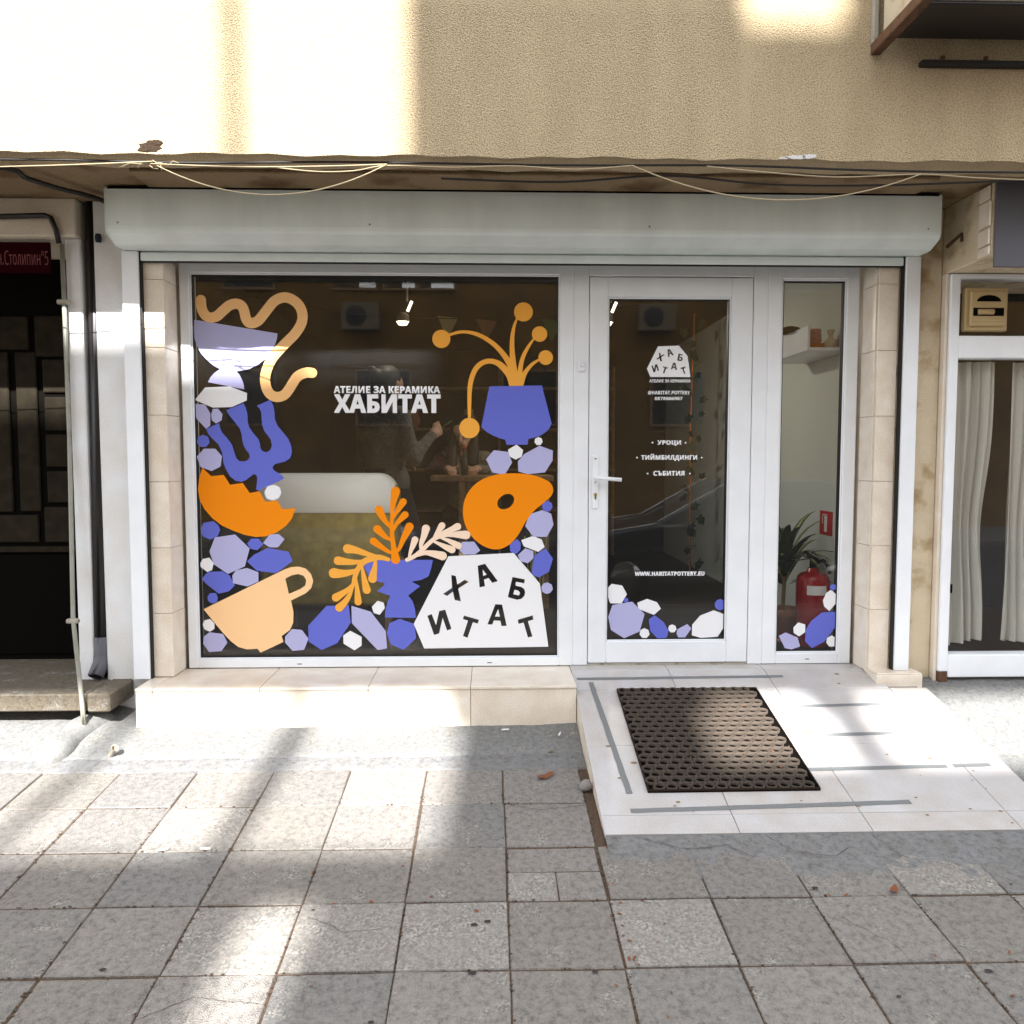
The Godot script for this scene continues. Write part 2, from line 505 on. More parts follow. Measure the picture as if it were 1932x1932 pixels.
func mat(called: String, color: Color, rough := 0.6, tex: Texture2D = null, scale_ := 1.0, bump: Texture2D = null, cm := 0.0, over: Texture2D = null, over_scale = 0.3, mask: Texture2D = null, shift := Vector3.ZERO) -> StandardMaterial3D:
	var s := StandardMaterial3D.new()
	s.resource_name = called
	s.albedo_color = color
	s.roughness = rough
	if tex or bump or over:
		s.uv1_triplanar = true
		s.uv1_world_triplanar = true
		s.uv1_scale = Vector3.ONE * scale_
		s.uv1_offset = shift
	if tex: s.albedo_texture = tex
	if bump:
		s.heightmap_enabled = true
		s.heightmap_texture = bump
		s.heightmap_scale = cm
	if over:
		s.detail_enabled = true
		s.detail_albedo = over
		s.detail_blend_mode = BaseMaterial3D.BLEND_MODE_MUL
		s.detail_uv_layer = BaseMaterial3D.DETAIL_UV_2
		s.uv2_triplanar = true
		s.uv2_world_triplanar = true
		s.uv2_scale = over_scale if over_scale is Vector3 else Vector3.ONE * over_scale
		s.uv2_offset = shift
		if mask:
			s.detail_mask = mask
			s.detail_blend_mode = BaseMaterial3D.BLEND_MODE_MIX
	m[called] = s
	return s

func glass_sheet(lo: Vector2, hi: Vector2, z: float, gap: float) -> ArrayMesh:   # a double-glazed unit: two sheets
	var st := begin()
	for zz in [z, z - gap]:
		quad(st, Vector3(lo.x, lo.y, zz), Vector3(hi.x, lo.y, zz), Vector3(hi.x, hi.y, zz), Vector3(lo.x, hi.y, zz))
	return done(st)

func ground_y(z: float) -> float: return GROUND - SLOPE * (z - 0.37)

func ramp_at() -> Transform3D:   # local x across, y out of the tiles, z down the ramp from its upper edge at z = 0.10
	var k := 1.0 / sqrt(1.0 + RAMP * RAMP)
	return Transform3D(Basis(Vector3.RIGHT, Vector3(0, k, RAMP * k), Vector3(0, -RAMP * k, k)), Vector3(0, -0.012, 0.10))

# ------------------------------------------------------------------ a body as one skin round its bones
func skin(bones: Array, cell: float, soft: float, colors := []) -> ArrayMesh:
	var lo := Vector3.INF
	var hi := -Vector3.INF
	for b in bones:
		var r: float = maxf(b[2], b[3]) + soft * 2.0 + cell * 2
		lo = lo.min(b[0] - Vector3.ONE * r).min(b[1] - Vector3.ONE * r)
		hi = hi.max(b[0] + Vector3.ONE * r).max(b[1] + Vector3.ONE * r)
	var n := Vector3i(((hi - lo) / cell).ceil()) + Vector3i.ONE
	var acc := PackedFloat32Array()
	acc.resize(n.x * n.y * n.z)
	var owner_ := PackedInt32Array()
	var near := PackedFloat32Array()
	owner_.resize(acc.size())
	near.resize(acc.size())
	near.fill(1e9)
	var k := 1.0 / soft
	for bi in bones.size():
		var b = bones[bi]
		var A: Vector3 = b[0]
		var D: Vector3 = b[1] - b[0]
		var ra: float = b[2]
		var rb: float = b[3]
		var len2 := maxf(D.length_squared(), 1e-9)
		var r: float = maxf(ra, rb) + soft * 4.0 + cell
		var i0 := Vector3i(((A.min(b[1]) - Vector3.ONE * r - lo) / cell).floor()).clamp(Vector3i.ZERO, n - Vector3i.ONE)
		var i1 := Vector3i(((A.max(b[1]) + Vector3.ONE * r - lo) / cell).ceil()).clamp(Vector3i.ZERO, n - Vector3i.ONE)
		for z in range(i0.z, i1.z + 1):
			for y in range(i0.y, i1.y + 1):
				var at := (z * n.y + y) * n.x
				for x in range(i0.x, i1.x + 1):
					var p := lo + Vector3(x, y, z) * cell - A
					var h := clampf(p.dot(D) / len2, 0.0, 1.0)
					var d := (p - D * h).length() - lerpf(ra, rb, h)
					acc[at + x] += exp(-d * k)
					if d < near[at + x]:
						near[at + x] = d
						owner_[at + x] = bi
	var ids := PackedInt32Array()
	ids.resize(acc.size())
	ids.fill(-1)
	var st := begin(true)
	var count := 0
	var steps := [1, n.x, n.x * n.y]
	for z in n.z - 1:
		for y in n.y - 1:
			for x in n.x - 1:
				var at := (z * n.y + y) * n.x + x
				var mask := 0
				for q in 8:
					if acc[at + (q & 1) + ((q >> 1) & 1) * n.x + (q >> 2) * n.x * n.y] > 1.0: mask |= 1 << q
				if mask == 0 or mask == 255: continue
				var sum := Vector3.ZERO
				var c := 0
				for q in 8:
					for ax in 3:
						if q & (1 << ax): continue
						var q2 := q | (1 << ax)
						if ((mask >> q) & 1) == ((mask >> q2) & 1): continue
						var va := -log(maxf(acc[at + (q & 1) + ((q >> 1) & 1) * n.x + (q >> 2) * n.x * n.y], 1e-20))
						var vb := -log(maxf(acc[at + (q2 & 1) + ((q2 >> 1) & 1) * n.x + (q2 >> 2) * n.x * n.y], 1e-20))
						var f := clampf(va / (va - vb), 0.0, 1.0)
						var p := Vector3(q & 1, (q >> 1) & 1, q >> 2)
						p[ax] += f
						sum += p
						c += 1
				ids[at] = count
				count += 1
				if colors.size(): st.set_color(colors[owner_[at]])
				st.add_vertex(lo + (Vector3(x, y, z) + sum / c) * cell)
	for z in range(1, n.z - 1):
		for y in range(1, n.y - 1):
			for x in range(1, n.x - 1):
				var at := (z * n.y + y) * n.x + x
				for ax in 3:
					var inside := acc[at] > 1.0
					if inside == (acc[at + steps[ax]] > 1.0): continue
					var u: int = steps[(ax + 1) % 3]
					var w: int = steps[(ax + 2) % 3]
					var q := [ids[at], ids[at - u], ids[at - u - w], ids[at - w]]
					if q.min() < 0: continue
					if inside: q.reverse()
					for i in [0, 1, 2, 0, 2, 3]: st.add_index(q[i])
	st.generate_normals()
	return st.commit()

func hand(wrist: Vector3, along: Vector3, palm_n: Vector3, thumb_side: Vector3, curl: float) -> ArrayMesh:   # palm, four fingers of different length, thumb from the side
	var b := []
	var knuckle := wrist + along * 0.085
	b.append([wrist, wrist + along * 0.04, 0.022, 0.026])
	for i in 4:
		var off := thumb_side * (0.027 - 0.018 * i)
		var L: float = [0.068, 0.076, 0.07, 0.054][i]
		b.append([wrist + along * 0.02 + off * 0.7, knuckle + off, 0.016, 0.0115])
		var d1 := along.rotated(palm_n.cross(along).normalized(), -curl * 0.6)
		var d2 := along.rotated(palm_n.cross(along).normalized(), -curl * 1.5)
		var p1: Vector3 = knuckle + off + d1 * L * 0.55
		b.append([knuckle + off, p1, 0.0105, 0.009])
		b.append([p1, p1 + d2 * L * 0.45, 0.009, 0.0075])
	var t0 := wrist + along * 0.03 + thumb_side * 0.025
	var t1 := t0 + (thumb_side * 0.8 + along * 0.7 - palm_n * 0.2).normalized() * 0.04
	b.append([t0, t1, 0.014, 0.011])
	b.append([t1, t1 + (along * 0.9 + thumb_side * 0.2 - palm_n * 0.4).normalized() * 0.03, 0.0105, 0.0085])
	return skin(b, 0.004, 0.004)

func head_mesh(at: Vector3, face: Vector3) -> ArrayMesh:
	var f := face.normalized()
	var s := f.cross(Vector3.UP).normalized()
	var u := s.cross(f).normalized()
	var P := func(x: float, y: float, z: float) -> Vector3: return at + s * x + u * y + f * z
	var b := []
	b.append([P.call(0, 0.03, -0.03), P.call(0, 0.03, 0.012), 0.084, 0.076])
	b.append([P.call(0, -0.03, 0.02), P.call(0, -0.075, 0.05), 0.062, 0.036])
	b.append([P.call(0, 0.012, 0.085), P.call(0, -0.022, 0.104), 0.009, 0.013])
	for k in [-1.0, 1.0]:
		b.append([P.call(0.012 * k, -0.052, 0.082), P.call(0.022 * k, -0.05, 0.076), 0.006, 0.004])
		b.append([P.call(0.012 * k, -0.062, 0.08), P.call(0.02 * k, -0.06, 0.076), 0.0065, 0.004])
		b.append([P.call(0.02 * k, 0.03, 0.078), P.call(0.045 * k, 0.03, 0.068), 0.008, 0.007])
		b.append([P.call(0.08 * k, 0.012, -0.008), P.call(0.084 * k, -0.025, -0.002), 0.012, 0.009])
	return skin(b, 0.006, 0.007)

# ------------------------------------------------------------------ the scene
func _ready() -> void:
	rng.seed = 7
	set_camera_and_light()
	make_materials()
	build_apartment_house()
	build_pavement()
	build_roller_shutter()
	build_shop_window()
	build_door()
	build_side_window()
	build_ramp()
	build_left_neighbour()
	build_right_neighbour()
	build_air_conditioner()
	build_cables()
	build_room()
	build_people()
	build_street()
	build_litter()

func set_camera_and_light() -> void:
	var cam := Camera3D.new()
	cam.name = "camera"
	add_child(cam)
	cam.fov = 64.334
	cam.position = Vector3(0, 1.0819, 4.2583)
	cam.rotation_degrees = Vector3(-3.7, -1.6, 0)
	cam.near = 0.05
	cam.far = 400
	var sky := ProceduralSkyMaterial.new()
	sky.sky_top_color = Color(0.742, 0.755, 0.785)
	sky.sky_horizon_color = Color(0.885, 0.885, 0.88)
	sky.ground_horizon_color = Color(0.6, 0.58, 0.55)
	sky.ground_bottom_color = Color(0.35, 0.33, 0.30)
	sky.sky_curve = 0.2
	sky.sky_energy_multiplier = 1.05
	var we := WorldEnvironment.new()
	we.name = "environment"
	var e := Environment.new()
	e.background_mode = Environment.BG_SKY
	e.sky = Sky.new()
	e.sky.sky_material = sky
	e.tonemap_mode = Environment.TONE_MAPPER_LINEAR
	e.tonemap_exposure = 4.35
	e.sdfgi_enabled = true
	e.ssao_enabled = true
	e.ssil_enabled = true
	we.environment = e
	add_child(we)
	var sun := DirectionalLight3D.new()
	sun.name = "sun"
	add_child(sun)
	sun.look_at_from_position(Vector3.ZERO, -Vector3(-0.05, 0.8, 1.0), Vector3.UP)
	sun.light_energy = 1.45
	sun.light_color = Color(1.0, 0.99, 0.98)
	sun.light_angular_distance = 0.5
	sun.shadow_enabled = true

func make_materials() -> void:
	var grain := noise(1, 0.10, grey(0.42), grey(1.0), 2048, 4, FastNoiseLite.TYPE_SIMPLEX, grey(0.90), 0.40, 0.7)
	var grain_h := noise(1, 0.10, grey(0.0), grey(1.0), 2048, 2, FastNoiseLite.TYPE_SIMPLEX)
	var cloud := noise(2, 0.012, grey(0.76), grey(1.0), 512, 5)
	var soft := noise(12, 0.010, Color(0.93, 0.905, 0.87), grey(1.0), 512, 4)
	var dirty := noise(3, 0.008, Color(0.62, 0.54, 0.42), grey(1.0), 512, 5, FastNoiseLite.TYPE_SIMPLEX_SMOOTH, grey(0.97), 0.45)
	var stain := noise(13, 0.010, Color(0.72, 0.64, 0.52), grey(1.0), 512, 5, FastNoiseLite.TYPE_SIMPLEX_SMOOTH, Color(0.96, 0.95, 0.93), 0.40)
	var rough := noise(21, 0.03, grey(0.52), grey(1.0), 1024, 6, FastNoiseLite.TYPE_SIMPLEX_SMOOTH, grey(0.86), 0.48, 0.85)
	var aggregate := noise(22, 0.075, Color(0.32, 0.31, 0.295), Color(0.67, 0.65, 0.61), 1024, 1, FastNoiseLite.TYPE_CELLULAR, Color(0.47, 0.46, 0.44), 0.5, 0.5, true)
	var wear := noise(23, 0.006, grey(0.0), grey(1.0), 1024, 6, FastNoiseLite.TYPE_SIMPLEX_SMOOTH, grey(0.02), 0.60, 0.6)
	var worn := noise(24, 0.006, grey(0.0), grey(1.0), 1024, 6, FastNoiseLite.TYPE_SIMPLEX_SMOOTH, grey(0.30), 0.50, 0.6)
	var streak := noise(25, 0.010, grey(0.93), grey(1.0), 512, 5, FastNoiseLite.TYPE_SIMPLEX_SMOOTH, grey(0.97), 0.55)
	var specks := noise(4, 0.09, grey(0.5), grey(1.0), 512, 2, FastNoiseLite.TYPE_CELLULAR, grey(0.96), 0.25)
	var faint := noise(15, 0.02, grey(0.965), grey(1.0), 512, 4)
	var fine := noise(5, 0.25, grey(0.86), grey(1.0), 512, 2)
	var fine_h := noise(6, 0.10, grey(0.0), grey(1.0), 512, 3)
	var pebble := noise(7, 0.06, Color(0.60, 0.59, 0.57), Color(1.0, 0.98, 0.95), 512, 3, FastNoiseLite.TYPE_CELLULAR, Color(0.72, 0.70, 0.66), 0.5)
	var pebble_h := noise(7, 0.06, grey(1.0), grey(0.0), 512, 2, FastNoiseLite.TYPE_CELLULAR)
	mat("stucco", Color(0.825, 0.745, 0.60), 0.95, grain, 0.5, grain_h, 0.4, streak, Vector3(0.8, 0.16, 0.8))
	mat("stucco_stained", Color(0.97, 0.91, 0.79), 0.95, grain, 0.8, grain_h, 0.3, stain, 0.9)
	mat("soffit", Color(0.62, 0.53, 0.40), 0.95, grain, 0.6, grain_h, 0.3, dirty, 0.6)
	mat("render_white", Color(0.94, 0.955, 0.97), 0.9, fine, 1.5, fine_h, 0.12, soft, 0.5)
	mat("pvc", Color(0.925, 0.94, 0.955), 0.35, faint, 0.5)
	mat("shutter", Color(0.91, 0.95, 0.935), 0.42, faint, 0.4, null, 0.0, streak, Vector3(0.9, 0.12, 0.9))
	mat("gasket", Color(0.06, 0.06, 0.06), 0.6)
	mat("tile_cream", Color(0.975, 0.94, 0.885), 0.3, fine, 1.0, null, 0.0, soft, 1.3)
	mat("tile_cream_dark", Color(0.965, 0.925, 0.865), 0.3, fine, 1.0, null, 0.0, soft, 1.1)
	mat("tile_white", Color(0.79, 0.785, 0.79), 0.28, fine, 1.0, null, 0.0, soft, 0.9)
	mat("tile_white_worn", Color(0.785, 0.775, 0.77), 0.33, fine, 1.0, null, 0.0, soft, 1.2)
	mat("grout", Color(0.56, 0.53, 0.50), 0.9, fine, 2.0)
	mat("tape", Color(0.46, 0.47, 0.47), 0.9, specks, 3.0)
	mat("paver", Color(0.535, 0.52, 0.50), 0.92, rough, 0.83, grain_h, 0.3, aggregate, 2.3, wear)
	mat("paver_dark", Color(0.525, 0.515, 0.50), 0.92, rough, 0.87, grain_h, 0.3, aggregate, 2.2, wear, Vector3(0.37, 0.2, 0.61))
	mat("paver_light", Color(0.565, 0.545, 0.52), 0.92, rough, 0.79, grain_h, 0.3, aggregate, 2.4, wear, Vector3(0.71, 0.5, 0.17))
	mat("paver_brown", Color(0.54, 0.52, 0.49), 0.92, rough, 0.81, grain_h, 0.3, aggregate, 2.3, wear, Vector3(0.21, 0.7, 0.87))
	mat("paver_blue", Color(0.53, 0.52, 0.505), 0.92, rough, 0.85, grain_h, 0.3, aggregate, 2.1, wear, Vector3(0.53, 0.1, 0.31))
	mat("paver_worn", Color(0.575, 0.555, 0.525), 0.95, rough, 1.0, pebble_h, 0.3, aggregate, 2.0, worn, Vector3(0.13, 0.3, 0.43))
	mat("earth", Color(0.37, 0.30, 0.235), 1.0, rough, 2.0, fine_h, 0.5)
	mat("mortar", Color(0.54, 0.545, 0.55), 0.95, rough, 0.7, grain_h, 0.3, soft, 1.4)
	mat("concrete", Color(0.55, 0.55, 0.54), 0.95, rough, 0.9, grain_h, 0.35, aggregate, 2.2, wear, Vector3(0.3, 0.1, 0.7))
	mat("old_stone", Color(0.46, 0.42, 0.355), 0.95, rough, 0.9, grain_h, 0.3, aggregate, 2.2, wear, Vector3(0.6, 0.2, 0.1))
	mat("asphalt", Color(0.26, 0.26, 0.26), 0.9, grain, 2.0)
	mat("rubber", Color(0.165, 0.125, 0.095), 0.75, fine, 3.0).metallic_specular = 0.25
	mat("rubber_dusty", Color(0.275, 0.235, 0.195), 0.8, fine, 3.0)
	mat("black", Color(0.05, 0.045, 0.04), 0.6)
	mat("black_pipe", Color(0.10, 0.085, 0.085), 0.42, fine, 1.0)
	mat("pipe_grey", Color(0.60, 0.60, 0.55), 0.45, fine, 2.0, null, 0.0, dirty, 1.4)
	mat("door_dark", Color(0.07, 0.062, 0.052), 0.5, fine, 1.2)
	mat("door_panel", Color(0.21, 0.19, 0.155), 0.6, fine, 1.4, null, 0.0, cloud, 1.4)
	mat("header", Color(0.93, 0.90, 0.84), 0.9, fine, 1.0, null, 0.0, soft, 0.8)
	mat("red_sign", Color(0.17, 0.02, 0.03), 0.5, fine, 1.0)
	mat("sign_print", Color(0.42, 0.19, 0.19), 0.7)
	mat("sign_grey", Color(0.36, 0.36, 0.39), 0.6, fine, 1.0)
	mat("rust", Color(0.37, 0.26, 0.175), 0.85, dirty, 3.0, fine_h, 0.1)
	mat("iron_grey", Color(0.62, 0.60, 0.55), 0.6, dirty, 2.5)
	mat("ac_case", Color(0.74, 0.70, 0.62), 0.5, dirty, 1.2)
	mat("cable_light", Color(0.66, 0.60, 0.48), 0.6)
	mat("cable_dark", Color(0.09, 0.08, 0.075), 0.6)
	mat("broken_stucco", Color(0.33, 0.25, 0.17), 1.0, pebble, 6.0, fine_h, 0.6)
	mat("beige_plastic", Color(0.78, 0.68, 0.48), 0.5, fine, 2.0)
	var cloth := mat("curtain", Color(0.76, 0.755, 0.715), 0.9, fine, 6.0)
	cloth.backlight = Color(0.35, 0.34, 0.32)
	mat("decal_white", Color(0.915, 0.92, 0.93), 0.5)
	mat("decal_blue", Color(0.395, 0.43, 0.79), 0.5)
	mat("decal_lavender", Color(0.69, 0.69, 0.845), 0.5)
	mat("decal_orange", Color(0.935, 0.545, 0.08), 0.5)
	mat("decal_tan", Color(0.935, 0.665, 0.28), 0.5)
	mat("decal_peach", Color(0.97, 0.80, 0.60), 0.5)
	mat("decal_cream", Color(0.955, 0.855, 0.76), 0.5)
	for k in ["door_dark", "door_panel", "black", "red_sign"]:
		m[k].metallic_specular = 0.12
		m[k].roughness = 0.9
	for k in m:
		if k.begins_with("decal_"): m[k].metallic_specular = 0.22
	var pane := mat("glass", Color(0.97, 0.985, 0.98, 0.006), 0.0)
	pane.transparency = BaseMaterial3D.TRANSPARENCY_ALPHA
	mat("brass", Color(0.62, 0.55, 0.36), 0.35).metallic = 0.8
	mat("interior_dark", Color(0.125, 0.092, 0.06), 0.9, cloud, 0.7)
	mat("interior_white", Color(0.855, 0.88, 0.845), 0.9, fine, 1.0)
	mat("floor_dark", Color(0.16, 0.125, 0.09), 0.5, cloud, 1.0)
	mat("wood", Color(0.62, 0.50, 0.35), 0.6, cloud, 2.0)
	mat("olive", Color(0.68, 0.63, 0.36), 0.5, cloud, 1.6, fine_h, 0.1, soft, 2.0)
	mat("pale_cloth", Color(0.99, 1.0, 0.96), 0.85, fine, 3.0)
	mat("red_paint", Color(0.58, 0.03, 0.06), 0.25)
	mat("red_print", Color(0.74, 0.10, 0.10), 0.5)
	mat("terracotta", Color(0.60, 0.36, 0.17), 0.8, cloud, 2.0)
	mat("leaf_dark", Color(0.14, 0.19, 0.09), 0.6)
	mat("leaf_stripe", Color(0.62, 0.62, 0.34), 0.6)
	mat("clay_pink", Color(0.80, 0.55, 0.48), 0.7)
	mat("clay_orange", Color(0.82, 0.48, 0.16), 0.7)
	mat("clay_cream", Color(0.86, 0.78, 0.64), 0.7)
	mat("hair_dark", Color(0.10, 0.07, 0.05), 0.6)
	mat("navy", Color(0.12, 0.14, 0.20), 0.9, fine, 6.0)
	mat("leaf_brown", Color(0.44, 0.25, 0.13), 0.8)
	mat("leaf_green", Color(0.36, 0.38, 0.16), 0.8)
	mat("paper_white", Color(0.88, 0.88, 0.86), 0.9)
	mat("stone_grey", Color(0.58, 0.56, 0.54), 0.9, cloud, 6.0, fine_h, 0.2)
	mat("facade_beige", Color(0.60, 0.455, 0.21), 0.95, grain, 0.7, null, 0.0, cloud, 0.15)
	mat("facade_grey", Color(0.46, 0.42, 0.34), 0.8)
	mat("car_paint", Color(0.05, 0.055, 0.065), 0.15).clearcoat_enabled = true
	mat("chrome", Color(0.85, 0.85, 0.85), 0.12).metallic = 1.0
	mat("tyre", Color(0.06, 0.06, 0.06), 0.9)
	mat("blind", Color(0.88, 0.90, 0.92), 0.6)
	mat("decal_peach_worm", Color(0.94, 0.74, 0.49), 0.5)
	mat("spot", Color(0.52, 0.43, 0.34), 0.9)
	mat("crack", Color(0.20, 0.17, 0.145), 1.0)
	mat("gum", Color(0.16, 0.14, 0.13), 0.8)
	mat("glass_dark", Color(0.05, 0.05, 0.05), 0.3)
	var lit := mat("lamp_glow", Color(1.0, 0.95, 0.85), 0.5)
	lit.emission_enabled = true
	lit.emission = Color(1.0, 0.94, 0.82)
	lit.emission_energy_multiplier = 0.8

# ------------------------------------------------------------------ the block above and round the shop
func build_apartment_house() -> void:
	var h := thing("apartment_house", "tan roughcast front of the block of flats above the shop", "building")
	# the overhanging front: its lower edge is slightly ragged
	var st := begin()
	var n := 240
	for i in n:
		var x0 := -9.0 + 18.0 * i / n
		var x1 := -9.0 + 18.0 * (i + 1) / n
		var y0 := 2.325 + 0.004 * sin(i * 1.7) + 0.003 * sin(i * 0.61)
		var y1 := 2.325 + 0.004 * sin((i + 1) * 1.7) + 0.003 * sin((i + 1) * 0.61)
		quad(st, Vector3(x0, y0, 0.82), Vector3(x1, y1, 0.82), Vector3(x1, 2.6, 0.82), Vector3(x0, 2.6, 0.82))
		quad(st, Vector3(x0, y0, 0.66), Vector3(x1, y1, 0.66), Vector3(x1, y1, 0.82), Vector3(x0, y0, 0.82))
	box_into(st, Vector3(-9, 2.6, 0.6), Vector3(9, 4.2, 0.82))
	part("overhang", st_done(st), m.stucco, h)
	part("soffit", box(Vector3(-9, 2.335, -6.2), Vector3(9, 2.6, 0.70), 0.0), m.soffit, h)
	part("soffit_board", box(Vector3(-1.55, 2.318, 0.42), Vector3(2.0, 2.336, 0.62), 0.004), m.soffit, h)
	part("upper_wall", box(Vector3(-9, 2.6, -6.2), Vector3(9, 9.5, -0.6), 0.0), m.stucco, h)
	var hole := begin()
	for q in [[-1.375, 2.352, 0.052, 0.026, 0.823], [-1.345, 2.366, 0.026, 0.014, 0.8245], [-1.40, 2.340, 0.03, 0.014, 0.8245]]:
		sheet_into(hole, ragged(Vector2(q[0], q[1]), q[2], q[3]), q[4], 0.006)
	part("broken_plaster", done(hole), m.broken_stucco, h, "dark chipped plaster where a cable is fixed")
	var chip := begin()
	for q in [[1.275, 2.335, 0.05, 0.010], [1.335, 2.340, 0.035, 0.012], [1.225, 2.331, 0.025, 0.006]]:
		sheet_into(chip, ragged(Vector2(q[0], q[1]), q[2], q[3]), 0.8222, 0.004)
	part("filler_patch", done(chip), m.render_white, h)
	# piers
	part("white_pier", box(Vector3(-1.925, -0.36, -0.30), Vector3(-1.70, 2.335, 0.165), 0.006), m.render_white, h)
	part("painted_gap_shade", box(Vector3(-1.99, -0.36, -0.30), Vector3(-1.925, 2.335, 0.02), 0.0), m.black, h)  # wall between post and pier, coloured black for the shade there
	part("stained_pier", box(Vector3(2.06, -0.30, -0.30), Vector3(2.283, 2.335, 0.155), 0.006), m.stucco_stained, h)
	part("wall_behind_pier", box(Vector3(-1.70, -0.40, -0.30), Vector3(-1.60, 2.335, 0.155), 0.0), m.tile_cream, h)
	part("wall_behind_pier", box(Vector3(1.962, -0.40, -0.30), Vector3(2.06, 2.335, 0.150), 0.0), m.tile_cream, h)
	part("base_wall", box(Vector3(-1.695, -0.5, -0.30), Vector3(0.4262, -0.031, 0.355), 0.0), m.grout, h)
	part("base_wall", box(Vector3(0.4262, -0.5, -0.30), Vector3(2.06, -0.027, -0.001), 0.0), m.grout, h)
	part("base_wall", box(Vector3(-4.5, -0.6, -0.30), Vector3(-1.70, -0.125, 0.16), 0.0), m.render_white, h)
	# reveal tiles
	var ys := [-0.012, 0.31, 0.64, 0.97, 1.30, 1.63, 1.96, 2.06]
	for k in ys.size() - 1:
		var y0: float = ys[k] + 0.001
		var y1: float = ys[k + 1] - 0.0008
		var t: Material = [m.tile_cream, m.tile_cream_dark][k % 2]
		part("reveal_tile", box(Vector3(-1.688, y0, 0.155), Vector3(-1.5925, y1, 0.167), 0.0015), t, h)
		part("reveal_tile", box(Vector3(-1.60, y0, 0.001), Vector3(-1.592, y1, 0.154), 0.0015), m.tile_cream, h)
		part("reveal_tile", box(Vector3(1.957, y0, 0.150), Vector3(2.058, y1, 0.163), 0.0015), t, h)
		part("reveal_tile", box(Vector3(1.950, y0, 0.001), Vector3(1.962, y1, 0.149), 0.0015), m.tile_cream, h)
	# the sill and the base below the window
	var xs := [-1.70, -1.618, -1.107, -0.587, -0.092, 0.424]
	for k in xs.size() - 1:
		part("sill_tile", box(Vector3(xs[k] + 0.0012, -0.030, -0.005), Vector3(xs[k + 1] - 0.0012, -0.016, 0.374), 0.002), [m.tile_cream, m.tile_cream_dark][k % 2], h)
		part("base_tile", box(Vector3(xs[k] + 0.0012, -0.30, 0.355), Vector3(xs[k + 1] - 0.0012, -0.0315, 0.368), 0.002), [m.tile_cream_dark, m.tile_cream][k % 2], h)
	part("plinth_tile", box(Vector3(1.955, -0.075, 0.0), Vector3(2.19, -0.006, 0.262), 0.003), m.tile_cream, h)
	part("plinth_tile", box(Vector3(1.957, -0.0058, 0.0), Vector3(2.188, 0.002, 0.258), 0.002), m.tile_cream_dark, h)

func ragged(c: Vector2, rx: float, ry: float) -> PackedVector2Array:
	var out := PackedVector2Array()
	for i in 18:
		var k := rng.randf_range(0.6, 1.0)
		out.append(c + Vector2(cos(TAU * i / 18) * rx, sin(TAU * i / 18) * ry) * k)
	return ccw(out)

func crack_into(st: SurfaceTool, pts: Array, width: float, lift: float) -> void:   # a jagged dark line on the pavement; points are (x, z)
	var line := []
	for i in pts.size() - 1:
		var n := maxi(2, int(pts[i].distance_to(pts[i + 1]) / 0.018))
		for k in n:
			line.append(pts[i].lerp(pts[i + 1], float(k) / n) + Vector2(rng.randf_range(-1, 1), rng.randf_range(-1, 1)) * 0.005)
	line.append(pts[-1])
	for i in line.size() - 1:
		var a: Vector2 = line[i]
		var b: Vector2 = line[i + 1]
		var o: Vector2 = (b - a).normalized().orthogonal() * width * rng.randf_range(0.5, 1.0)
		var P := func(v: Vector2) -> Vector3: return Vector3(v.x, ground_y(v.y) + lift, v.y)
		quad(st, P.call(a - o), P.call(a + o), P.call(b + o), P.call(b - o))

func st_done(st: SurfaceTool) -> ArrayMesh:
	return done(st)

